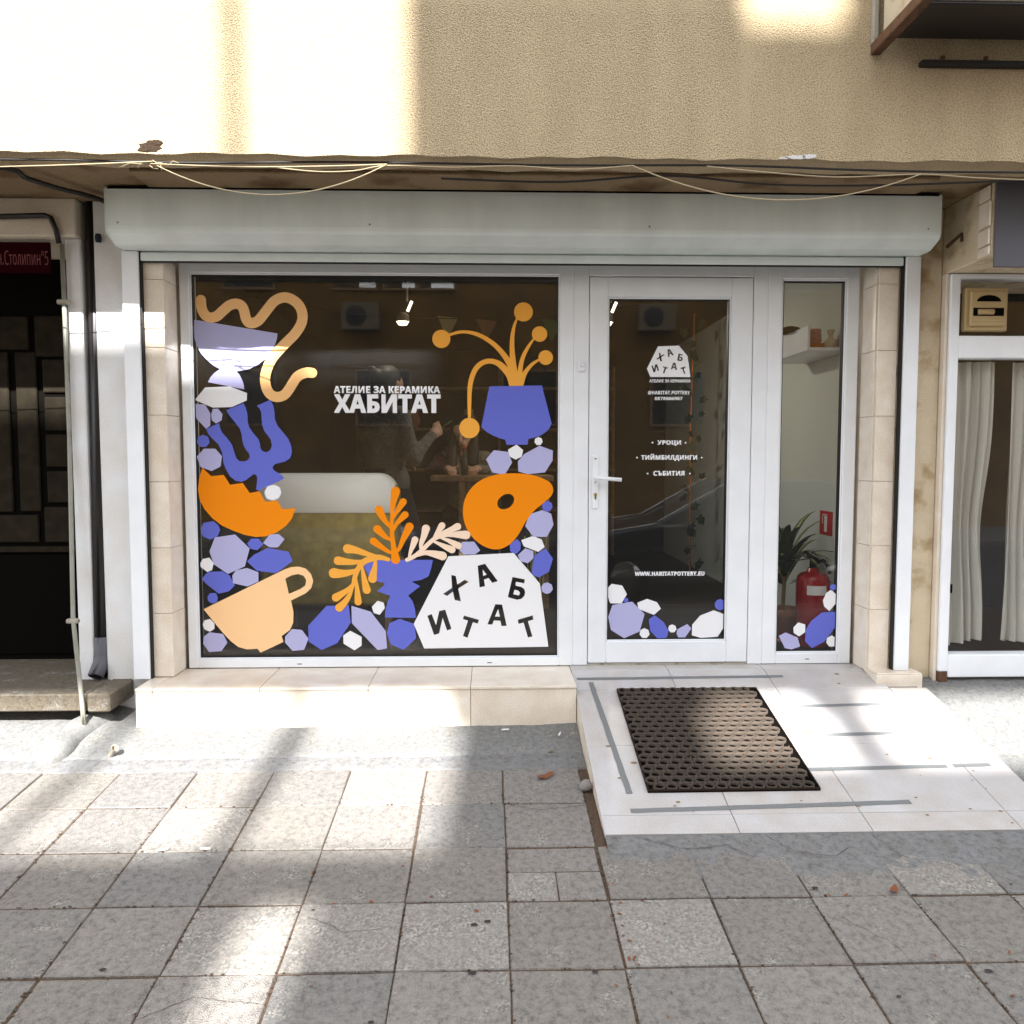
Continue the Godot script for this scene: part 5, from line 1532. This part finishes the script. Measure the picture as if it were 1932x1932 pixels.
func rounded_slab(st: SurfaceTool, x0: float, x1: float, y0: float, y1: float, z0: float, z1: float, r: float, foot := false) -> void:   # rounded corners, soft front
	var out := []
	for i in 9: out.append(Vector2(x1 - r + r * sin(PI / 2 * i / 8.0) - 0.0, y1 - r + r * cos(PI / 2 * i / 8.0)))
	if foot:
		for i in 9: out.append(Vector2(x1 - r + r * cos(PI / 2 * i / 8.0), y0 + r - r * sin(PI / 2 * i / 8.0)))
		for i in 9: out.append(Vector2(x0 + r - r * sin(PI / 2 * i / 8.0), y0 + r - r * cos(PI / 2 * i / 8.0)))
	else:
		out.append(Vector2(x1, y0))
		out.append(Vector2(x0, y0))
	for i in 9: out.append(Vector2(x0 + r - r * cos(PI / 2 * i / 8.0), y1 - r + r * sin(PI / 2 * i / 8.0)))
	var c := Vector2((x0 + x1) / 2, (y0 + y1) / 2)
	var layers := [[z0, 0.96], [z0 + 0.02, 1.0], [z1 - 0.035, 1.0], [z1 - 0.012, 0.985], [z1, 0.93]]
	var n := out.size()
	for l in layers.size() - 1:
		for i in n:
			var a: Vector2 = out[i]
			var b: Vector2 = out[(i + 1) % n]
			var q := []
			for e in [[a, l], [b, l], [b, l + 1], [a, l + 1]]:
				var p: Vector2 = c + (e[0] - c) * layers[e[1]][1]
				q.append(Vector3(p.x, p.y, layers[e[1]][0]))
			outward(st, q, Vector3(c.x, c.y, (z0 + z1) / 2))
	for e in [0, layers.size() - 1]:
		for i in n:
			var a: Vector2 = c + (out[i] - c) * layers[e][1]
			var b: Vector2 = c + (out[(i + 1) % n] - c) * layers[e][1]
			outward(st, [Vector3(c.x, c.y, layers[e][0] + (0.012 if e else -0.004)), Vector3(a.x, a.y, layers[e][0]), Vector3(b.x, b.y, layers[e][0])], Vector3(c.x, c.y, (z0 + z1) / 2))

func blade(pl: Node3D, at: Vector3, az: float, el: float, ln: float) -> void:   # an arching leaf: a dark strip with a pale stripe along it
	var d := Vector3(cos(az), 0, sin(az))
	var s := Vector3(-sin(az), 0, cos(az))
	var pts := []
	for i in 7:
		var f := i / 6.0
		var e := el - 1.0 * f * f
		pts.append((pts[-1] if pts.size() else at) + (d * cos(e) + Vector3.UP * sin(e)) * ln / 6.0)
	for st_k in 2:
		var st := begin(true)
		for i in 6:
			var w0: float = 0.026 * (sin(PI * (0.12 + 0.88 * i / 6.0)) if i else 0.35) * (1.0 if st_k == 0 else 0.35)
			var w1: float = 0.026 * sin(PI * (0.12 + 0.88 * (i + 1) / 6.0)) * (1.0 if st_k == 0 else 0.35)
			var up := Vector3.UP * (0.0 if st_k == 0 else 0.0025)
			quad(st, pts[i] - s * w0 + up, pts[i] + s * w0 + up, pts[i + 1] + s * w1 + up, pts[i + 1] - s * w1 + up)
		part("leaf" if st_k == 0 else "leaf_stripe", done(st), m.leaf_dark if st_k == 0 else m.leaf_stripe, pl)

func leaf_on(pl: Node3D, at: Vector3, s: float) -> void:
	var st := begin()
	var out := []
	for v in [Vector2(0, -1), Vector2(0.7, -0.2), Vector2(0.45, 0.3), Vector2(0.6, 0.8), Vector2(0, 0.6), Vector2(-0.6, 0.8), Vector2(-0.45, 0.3), Vector2(-0.7, -0.2)]: out.append(v * s)
	var b := Basis.from_euler(Vector3(rng.randf_range(-0.6, 0.6), rng.randf_range(-0.6, 0.6), rng.randf_range(-1, 1)))
	for i in 8:
		tri(st, at, at + b * Vector3(out[i].x, out[i].y, 0), at + b * Vector3(out[(i + 1) % 8].x, out[(i + 1) % 8].y, 0))
	part("leaf", done(st), m.leaf_dark, pl)

func build_people() -> void:
	var knit := Color(0.24, 0.24, 0.22)
	var denim := Color(0.025, 0.03, 0.05)
	var flesh := Color(0.55, 0.36, 0.26)
	var folds := noise(31, 0.02, grey(0.0), grey(1.0), 512, 4)
	var body := mat("skin_and_clothes", Color.WHITE, 0.9, noise(32, 0.15, grey(0.55), grey(1.0), 512, 3), 2.5, folds, 2.5)
	body.vertex_color_use_as_albedo = true
	mat("flesh", Color(0.78, 0.62, 0.53), 0.55)
	mat("green_pencil", Color(0.36, 0.55, 0.12), 0.5)
	mat("eye", Color(0.1, 0.08, 0.07), 0.3)
	# the standing woman, her back turned three quarters to the street
	var p := thing("person", "person standing in a grey knitted cardigan and navy skirt, back turned, holding a green pencil", "person", Vector3(-0.73, 0.0, -1.5))
	var f := Vector3(0.62, 0, -0.78)
	var s := Vector3(0.78, 0, 0.62)       # towards her right hand
	var V := func(x: float, y: float, z: float) -> Vector3: return s * x + Vector3.UP * y + f * z
	var bones := []
	var cols := []
	var put := func(a: Vector3, b: Vector3, ra: float, rb: float, c: Color) -> void:
		bones.append([a, b, ra, rb])
		cols.append(c)
	put.call(V.call(-0.06, 0.93, 0), V.call(0.06, 0.93, 0), 0.125, 0.125, knit)
	put.call(V.call(0, 0.98, 0), V.call(0, 1.20, -0.01), 0.135, 0.135, knit)
	put.call(V.call(-0.06, 1.24, -0.01), V.call(0.06, 1.24, -0.01), 0.125, 0.125, knit)
	put.call(V.call(-0.15, 1.38, -0.02), V.call(0.15, 1.38, -0.02), 0.06, 0.06, knit)
	put.call(V.call(0, 1.40, -0.01), V.call(0, 1.52, 0.02), 0.055, 0.048, flesh)
	for k in [-1.0, 1.0]:
		put.call(V.call(0.09 * k, 0.90, 0), V.call(0.10 * k, 0.48, 0.01), 0.085, 0.058, denim)
		put.call(V.call(0.10 * k, 0.48, 0.01), V.call(0.10 * k, 0.09, -0.02), 0.055, 0.038, flesh)
		put.call(V.call(0.10 * k, 0.045, -0.03), V.call(0.105 * k, 0.03, 0.16), 0.042, 0.03, denim)
	var elbow: Vector3 = V.call(0.27, 1.09, 0.0)
	var wrist: Vector3 = V.call(0.26, 1.25, 0.20)
	put.call(V.call(0.18, 1.38, -0.02), elbow, 0.062, 0.05, knit)
	put.call(elbow, wrist, 0.05, 0.034, knit)
	var el2: Vector3 = V.call(-0.25, 1.10, 0.03)
	var wr2: Vector3 = V.call(-0.14, 1.06, 0.26)
	put.call(V.call(-0.18, 1.38, -0.02), el2, 0.062, 0.05, knit)
	put.call(el2, wr2, 0.05, 0.034, knit)
	part("body", skin(bones, 0.014, 0.016, cols), body, p)
	part("head", head_mesh(V.call(0, 1.60, 0.05), (f * 0.95 + Vector3.DOWN * 0.25)), m.flesh, p)
	for k in [-1.0, 1.0]:
		var e := SphereMesh.new()
		e.radius = 0.011
		e.height = 0.022
		e.radial_segments = 10
		e.rings = 5
		var eo := part("eye", e, m.eye, p)
		eo.position = V.call(0.031 * k, 1.608, 0.132)
	part("hair", skin([[V.call(0, 1.645, 0.0), V.call(0, 1.655, 0.04), 0.092, 0.088], [V.call(0, 1.60, -0.03), V.call(0, 1.50, -0.05), 0.088, 0.06], [V.call(0, 1.66, -0.09), V.call(0, 1.69, -0.12), 0.04, 0.035]], 0.01, 0.01), m.hair_dark, p)
	part("hand", hand(wrist, V.call(0.05, 0.45, 0.85).normalized(), V.call(-1, 0.0, 0.06).normalized(), V.call(0.0, 0.85, -0.45).normalized(), 1.0), m.flesh, p)
	part("hand", hand(wr2, V.call(0.35, -0.1, 0.9).normalized(), V.call(0.1, -1, 0.0).normalized(), V.call(0.9, 0.0, -0.35).normalized(), 0.7), m.flesh, p)
	var sk := begin(true)
	lathe_into(sk, [Vector2(0.262, 0.46), Vector2(0.275, 0.45), Vector2(0.235, 0.66), Vector2(0.18, 0.86), Vector2(0.15, 1.0), Vector2(0.145, 1.02)], Vector3.ZERO, 28)
	part("skirt", done(sk), m.navy, p, "navy skirt")
	var pc := thing("pencil", "green pencil in the standing person's raised hand", "pencil")
	var h0: Vector3 = Vector3(-0.73, 0, -1.5) + wrist + V.call(0.05, 0.45, 0.85).normalized() * 0.09
	part("shaft", tube([h0 + Vector3(-0.05, -0.03, 0.0), h0 + Vector3(0.075, 0.055, 0.0), h0 + Vector3(0.09, 0.065, 0)], [0.004, 0.004, 0.001], 6), m.green_pencil, pc)
	# the seated woman with long hair
	var q := thing("person", "person seated at the work bench with long dark hair, in a pale knitted top", "person", Vector3(-0.20, 0.0, -2.35))
	bones.clear()
	cols.clear()
	var pale := Color(0.33, 0.31, 0.25)
	var rose := Color(0.16, 0.07, 0.08)
	put.call(Vector3(-0.08, 0.60, 0), Vector3(0.08, 0.60, 0), 0.12, 0.12, denim)
	put.call(Vector3(0, 0.66, 0), Vector3(0.0, 0.90, 0.03), 0.125, 0.125, pale)
	put.call(Vector3(-0.06, 0.96, 0.05), Vector3(0.06, 0.96, 0.05), 0.115, 0.115, pale)
	put.call(Vector3(-0.15, 1.09, 0.06), Vector3(0.15, 1.09, 0.06), 0.058, 0.058, pale)
	put.call(Vector3(0, 1.11, 0.07), Vector3(0, 1.22, 0.10), 0.052, 0.045, flesh)
	for k in [-1.0, 1.0]:
		put.call(Vector3(0.09 * k, 0.60, 0.02), Vector3(0.11 * k, 0.58, 0.40), 0.085, 0.06, denim)
		put.call(Vector3(0.11 * k, 0.58, 0.40), Vector3(0.12 * k, 0.12, 0.42), 0.056, 0.04, denim)
		put.call(Vector3(0.12 * k, 0.06, 0.40), Vector3(0.12 * k, 0.04, 0.58), 0.04, 0.03, denim)
		var c: Color = rose if k < 0 else pale
		put.call(Vector3(0.18 * k, 1.08, 0.06), Vector3(0.25 * k, 0.98, 0.20), 0.06, 0.05, c)
		put.call(Vector3(0.25 * k, 0.98, 0.20), Vector3(0.12 * k, 1.01, 0.42), 0.05, 0.036, c)
	part("body", skin(bones, 0.014, 0.016, cols), body, q)
	part("head", head_mesh(Vector3(0, 1.29, 0.15), Vector3(-0.3, -0.45, 1.0)), m.flesh, q)
	for k in [-1.0, 1.0]:
		var e := SphereMesh.new()
		e.radius = 0.011
		e.height = 0.022
		e.radial_segments = 10
		e.rings = 5
		var eo := part("eye", e, m.eye, q)
		eo.position = Vector3(-0.028 + 0.031 * k, 1.268, 0.228)
	part("hair", skin([[Vector3(0, 1.345, 0.11), Vector3(0, 1.335, 0.16), 0.09, 0.082], [Vector3(-0.085, 1.30, 0.13), Vector3(-0.10, 1.02, 0.20), 0.038, 0.05], [Vector3(0.085, 1.30, 0.12), Vector3(0.075, 1.05, 0.17), 0.038, 0.045], [Vector3(0, 1.28, 0.06), Vector3(0, 1.05, -0.02), 0.085, 0.07]], 0.01, 0.01), m.hair_dark, q)
	for k in [-1.0, 1.0]:
		part("hand", hand(Vector3(0.12 * k, 1.01, 0.42), Vector3(-0.35 * k, 0.02, 0.9).normalized(), Vector3(0, -1, 0), Vector3(-0.9 * k, 0, -0.35).normalized(), 0.9), m.flesh, q)
	var stool := thing("stool", "wooden stool under the seated person", "stool", Vector3(-0.20, 0.0, -2.35))
	part("seat", lathe([Vector2(0, 0.45), Vector2(0.16, 0.45), Vector2(0.165, 0.465), Vector2(0.15, 0.482), Vector2(0, 0.482)], Vector3.ZERO, 24), m.wood, stool)
	for i in 4:
		var a := PI / 4 + i * PI / 2
		part("leg", tube([Vector3(cos(a) * 0.12, 0.45, sin(a) * 0.12), Vector3(cos(a) * 0.17, 0.0, sin(a) * 0.17)], 0.014, 8), m.wood, stool)

# ------------------------------------------------------------------ across the street: it casts the shade and shows in the panes
func build_street() -> void:
	var road := struct("road")
	var st := begin()
	quad(st, Vector3(-150, -0.74, 4.98), Vector3(-150, -0.74, 200), Vector3(150, -0.74, 200), Vector3(150, -0.74, 4.98))
	part("asphalt", done(st), m.asphalt, road)
	part("kerb", box(Vector3(-60, -0.9, 4.88), Vector3(60, -0.60, 5.0), 0.01), m.concrete, road)
	var far := struct("far_pavement")
	part("slab", box(Vector3(-60, -0.9, 12.6), Vector3(60, -0.60, 16.2), 0.01), m.paver, far)
	var b := thing("opposite_building", "beige block across the street, seen only in the reflections, with an unseen screen above it that shapes the sun patches", "building")
	# unseen screen bands that shape the sun patches: y0, y1, then pairs of solid x; what is left out is open to the sky
	var S := UNSEEN_SHADE_SCREEN
	var wall := begin()
	box_into(wall, Vector3(-11, -0.8, 16.01), Vector3(18, 5.26, 20), 0.0)  # runs on unseen at the right so panes next door reflect wall
	box_into(wall, Vector3(-11, 6.54, 16.01), Vector3(11, 10.25, 20), 0.0)
	for x in [[-11, -3.79], [-2.76, -2.54], [-1.81, -1.69], [-0.86, 11]]:     # these windows are cut right through to the sky, to look bright when reflected
		box_into(wall, Vector3(x[0], 5.26, 16.01), Vector3(x[1], 6.54, 20), 0.0)
	part("wall", done(wall), m.facade_beige, b)
	for row in S:
		for i in range(2, row.size(), 2):
			part("unseen_shade_screen", box(Vector3(row[i], row[0], 16.0), Vector3(row[i + 1], row[1], 16.1), 0.0), m.facade_beige, b)
	for wv in [[-3.85, 5.2, 1.15], [-2.6, 5.2, 0.85], [-1.75, 5.2, 0.95], [2.2, 5.2, 1.2], [5.0, 5.2, 1.2], [-6.5, 5.2, 1.3], [-6.5, 1.9, 1.3], [-3.3, 1.9, 1.4], [0.3, 1.9, 1.4], [4.0, 1.9, 1.4], [7.2, 5.2, 1.3]]:
		var x: float = wv[0]
		var y: float = wv[1]
		var w: float = wv[2]
		var fr := begin()
		frame_into(fr, Vector2(x, y), Vector2(x + w, y + 1.4), Vector2(x + 0.06, y + 0.06), Vector2(x + w - 0.06, y + 1.34), 15.93, 16.008, 0.0)
		var f := part("window", done(fr), m.wood, b)
		var pn := begin()
		quad(pn, Vector3(x + w - 0.06, y + 0.06, 15.97), Vector3(x + 0.06, y + 0.06, 15.97), Vector3(x + 0.06, y + 1.34, 15.97), Vector3(x + w - 0.06, y + 1.34, 15.97))
		part("pane", done(pn), m.glass if x > -4 and x < -1 and y > 5 else m.glass_dark, f)
	for a in [[-3.1, 4.2], [4.1, 4.2]]:
		var ac := thing("air_conditioner", "white outdoor unit on the wall across the street, %s" % ("below the row of small windows" if a[0] < 0 else "near its right end"), "air conditioner", Vector3(a[0], a[1], 15.6), "air conditioners across the street")
		part("casing", box(Vector3(-0.45, 0, 0), Vector3(0.45, 0.65, 0.35), 0.02), m.facade_grey, ac)
		var fan := part("fan", lathe_turned([Vector2(0.25, 0.0), Vector2(0.24, 0.01), Vector2(0.0, 0.012)], Vector3.ZERO), m.asphalt, ac)
		fan.rotation.y = PI
		fan.position = Vector3(-0.1, 0.33, -0.001)
	build_car()

const UNSEEN_SHADE_SCREEN := [  # out of view above the far roof; openings let the sun patches through
	[10.25, 10.45, -4.6, 3.9],
	[10.45, 11.15, -4.6, -1.47, -1.28, 3.9],
	[11.15, 11.35, -4.6, 3.9],
	[11.35, 11.85, -4.6, -4.1, -2.57, -2.50, -1.76, -1.65, -0.92, 3.9],
	[11.85, 12.36, -4.6, -4.1, -2.57, -2.50, -1.76, -1.65, -0.92, 0.20, 0.80, 1.00, 2.9, 3.9],
	[12.36, 12.51, -4.6, -4.1, -2.57, -2.50, -1.76, -1.65, -1.00, 0.28, 0.76, 1.04, 2.9, 3.9],
	[12.51, 14.36, -4.6, 3.9],
	[14.36, 15.03, -1.85, -1.75, -1.11, 3.9],
	[15.03, 15.7, -1.85, -1.75, -1.11, 0.30, 0.70, 3.9],
]

func build_car() -> void:
	var c := thing("parked_car", "dark car parked at the kerb behind the viewer, seen as a reflection in the door", "car", Vector3(3.1, -0.74, 6.9))
	var prof := PackedVector2Array([Vector2(-2.1, 0.35), Vector2(-2.12, 0.65), Vector2(-1.95, 0.82), Vector2(-0.95, 0.98), Vector2(2.0, 1.02), Vector2(2.1, 0.8), Vector2(2.08, 0.35)])
	var top := PackedVector2Array([Vector2(-0.92, 0.97), Vector2(0.05, 1.52), Vector2(1.2, 1.56), Vector2(1.75, 1.45), Vector2(2.0, 1.01)])
	part("body", loft(prof, [[-0.86, 0.93], [-0.80, 1.0], [0.80, 1.0], [0.86, 0.93]], Vector2(0, 0.6)), m.car_paint, c)
	part("cabin", loft(top, [[-0.66, 0.97], [-0.62, 1.0], [0.62, 1.0], [0.66, 0.97]], Vector2(0.5, 1.0)), m.car_paint, c)
	for k in [-1.0, 1.0]:
		var sg := begin()
		for q in [[Vector2(-0.62, 1.04), Vector2(0.45, 1.04), Vector2(0.45, 1.46), Vector2(0.08, 1.46)], [Vector2(0.52, 1.04), Vector2(1.78, 1.04), Vector2(1.62, 1.40), Vector2(0.52, 1.48)]]:
			var pts := []
			for v in q: pts.append(Vector3(v.x, v.y, k * 0.668))
			if k < 0: pts.reverse()
			quad(sg, pts[0], pts[1], pts[2], pts[3])
		part("side_window", done(sg), m.glass_dark, c)
		part("chrome_trim", tube([Vector3(-0.90, 1.01, k * 0.665), Vector3(-0.0, 1.51, k * 0.662), Vector3(0.08, 1.54, k * 0.655)], 0.014, 6), m.chrome, c)
		part("hood_trim", tube([Vector3(-2.05, 0.80, k * 0.84), Vector3(-1.5, 0.91, k * 0.85), Vector3(-0.93, 1.0, k * 0.82)], 0.010, 6), m.chrome, c)
		for x in [-1.35, 1.35]:
			var w := part("wheel", lathe_turned([Vector2(0.31, -0.1), Vector2(0.32, -0.08), Vector2(0.32, 0.08), Vector2(0.30, 0.1), Vector2(0.2, 0.1)], Vector3.ZERO), m.tyre, c)
			w.position = Vector3(x, 0.32, k * 0.80)
			if k < 0: w.rotation.y = PI
			part("rim", lathe_turned([Vector2(0.2, 0.09), Vector2(0.19, 0.1), Vector2(0.05, 0.07), Vector2(0, 0.09)], Vector3.ZERO), m.chrome, w)
		part("headlight", box(Vector3(-2.125, 0.62, k * 0.62 - 0.16), Vector3(-2.03, 0.76, k * 0.62 + 0.16), 0.03), m.glass_dark, c)

func loft(profile: PackedVector2Array, layers: Array, centre: Vector2) -> ArrayMesh:
	var st := begin()
	var n := profile.size()
	var P := func(i: int, l: int) -> Vector3:
		var v: Vector2 = centre + (profile[i % n] - centre) * layers[l][1]
		return Vector3(v.x, v.y, layers[l][0])
	for l in layers.size() - 1:
		for i in n: outward(st, [P.call(i, l), P.call(i + 1, l), P.call(i + 1, l + 1), P.call(i, l + 1)], Vector3(centre.x, centre.y, 0))
	for l in [0, layers.size() - 1]:
		for i in n: outward(st, [Vector3(centre.x, centre.y, layers[l][0]), P.call(i, l), P.call(i + 1, l)], Vector3(centre.x, centre.y, 0))
	return done(st)

# ------------------------------------------------------------------ small things
func build_litter() -> void:
	for q in [[0.235, 0.865, "leaf_brown", 0.030, "curled brown dead leaf on the slab left of the ramp"], [0.262, 0.62, "leaf_green", 0.026, "olive green leaf on the concrete at the foot of the base tiles"], [0.195, 0.42, "leaf_brown", 0.016, "small brown leaf scrap against the pale base tiles"], [1.33, 1.70, "leaf_brown", 0.018, "orange leaf scrap on the slabs in front of the ramp"]]:
		var o := thing("dead_leaf", q[4], "leaf", Vector3(q[0], ground_y(q[1]) + 0.008, q[1]), "dead leaves")
		var st := begin()
		for i in 10:
			var a := TAU * i / 10
			var b := TAU * (i + 1) / 10
			var R := func(t: float) -> Vector3: return Vector3(cos(t) * q[3] * 1.5, 0.006 * cos(t * 2.0) + 0.004, sin(t) * q[3] * (0.8 if int(round(t * 10 / TAU)) % 2 else 0.55))
			tri(st, Vector3.ZERO, R.call(b), R.call(a))
		part("blade", done(st), m[q[2]], o)
		o.rotation.y = rng.randf() * TAU
	var s := thing("stone", "loose grey stone on the slabs against the left side of the ramp", "stone", Vector3(0.395, ground_y(0.98) + 0.016, 0.98))
	part("stone", skin([[Vector3(-0.006, 0, 0), Vector3(0.006, 0.006, 0.004), 0.020, 0.022], [Vector3(0.0, 0.012, -0.004), Vector3(0.004, 0.02, 0), 0.012, 0.008]], 0.006, 0.006), m.stone_grey, s)
	for q in [[-1.17, 1.395, "white cigarette end on the joint left of the dark streak", 0.25], [-1.02, 1.392, "white cigarette end on the joint at the edge of the sun patch", -0.1], [0.075, 0.445, "crushed white paper strip at the foot of the base tiles", 0.0], [0.33, 0.50, "white scrap of paper standing near the ramp", 1.3]]:
		var o := thing("litter_scrap", q[2], "litter", Vector3(q[0], ground_y(q[1]) + (0.005 if q[1] > 1 else 0.036), q[1]), "white scraps on the pavement")
		part("scrap", tube([Vector3(-0.018, 0, 0), Vector3(0.018, 0.001, 0)], 0.0042, 7), m.paper_white, o)
		o.rotation.y = q[3]
	# dark old gum spots on the slabs, and leaf bits caught in the mat
	var spots := begin()
	for i in 20:
		var x := rng.randf_range(-1.2, 2.0)
		var z := rng.randf_range(1.66, 2.5)
		var r := rng.randf_range(0.004, 0.010)
		var c := Vector3(x, ground_y(z) + 0.0042, z)
		for k in 9:
			var a := TAU * k / 9
			var b := TAU * (k + 1) / 9
			tri(spots, c, c + Vector3(cos(b) * r * 1.3, -SLOPE * -sin(b) * -r, -sin(b) * r), c + Vector3(cos(a) * r * 1.3, -SLOPE * -sin(a) * -r, -sin(a) * r))
	var sp := part("gum_spots", done(spots), m.gum)
	sp.set_meta("kind", "stuff")
	tag(sp, "dark flattened gum spots scattered over the front slabs", "gum spots")
	var bits := begin()
	var r0 := ramp_at()
	for i in 120:
		var x := 0.65 + rng.randf() * 0.66
		var t := 0.24 + pow(rng.randf(), 0.6) * 0.78
		var p := r0 * Vector3(x, 0.006 + rng.randf() * 0.010, t)
		var s2 := rng.randf_range(0.002, 0.007)
		var e := Vector3(rng.randf_range(-1, 1), 0.2, rng.randf_range(-1, 1)).normalized() * s2
		var g := Vector3(-e.z, 0.001, e.x) * 0.5
		quad(bits, p - e - g, p - e + g, p + e + g, p + e - g)
	var bp := part("leaf_litter", done(bits), m.leaf_brown)
	bp.set_meta("kind", "stuff")
	tag(bp, "bits of dry brown leaf caught in the rubber mat", "leaf litter")
	var crumbs := begin()
	for i in 90:
		var x := 0.41 + rng.randf_range(-0.03, 0.012)
		var z := rng.randf_range(0.75, 2.1)
		if i % 3 == 0:
			x = rng.randf_range(-0.9, 2.4)
			z = 0.766 + 0.3165 * rng.randi_range(3, 5) + rng.randf_range(-0.012, 0.012)
		elif i % 3 == 1:
			x = rng.randf_range(-1.2, 2.3)
			z = rng.randf_range(1.45, 2.5)
		var s4 := rng.randf_range(0.002, 0.008)
		var p := Vector3(x, ground_y(z) + 0.004, z)
		var e := Vector3(rng.randf_range(-1, 1), 0.25, rng.randf_range(-1, 1)).normalized() * s4
		var g := Vector3(-e.z, 0.001, e.x) * 0.55
		quad(crumbs, p - e - g, p - e + g, p + e + g, p + e - g)
	var cp := part("leaf_crumbs", done(crumbs), m.leaf_brown)
	cp.set_meta("kind", "stuff")
	tag(cp, "crumbs of brown leaf scattered over the slabs and along their joints", "leaf litter")
	var dirt := begin()
	for i in 1800:
		var col := rng.randi_range(-5, 6)
		var x := 0.057 + 0.330 * col + rng.randf_range(-0.008, 0.008)
		var z := rng.randf_range(1.0, 2.6)
		if rng.randf() < 0.35:
			x = rng.randf_range(-1.8, 2.2)
			z = 0.766 + 0.3165 * rng.randi_range(1, 5) + rng.randf_range(-0.008, 0.008)
		if x > 0.40 and z < 1.6: continue
		var s3 := rng.randf_range(0.001, 0.0032)
		var c := Vector3(x, ground_y(z) - 0.004 + rng.randf() * 0.005, z)
		box_into(dirt, c - Vector3(s3 * 1.4, s3 * 0.5, s3), c + Vector3(s3 * 1.4, s3 * 0.5, s3), 0.0, Transform3D())
	var dp := part("joint_debris", done(dirt), m.earth)
	dp.set_meta("kind", "stuff")
	tag(dp, "earth crumbs and grit along the joints of the slabs", "dirt")
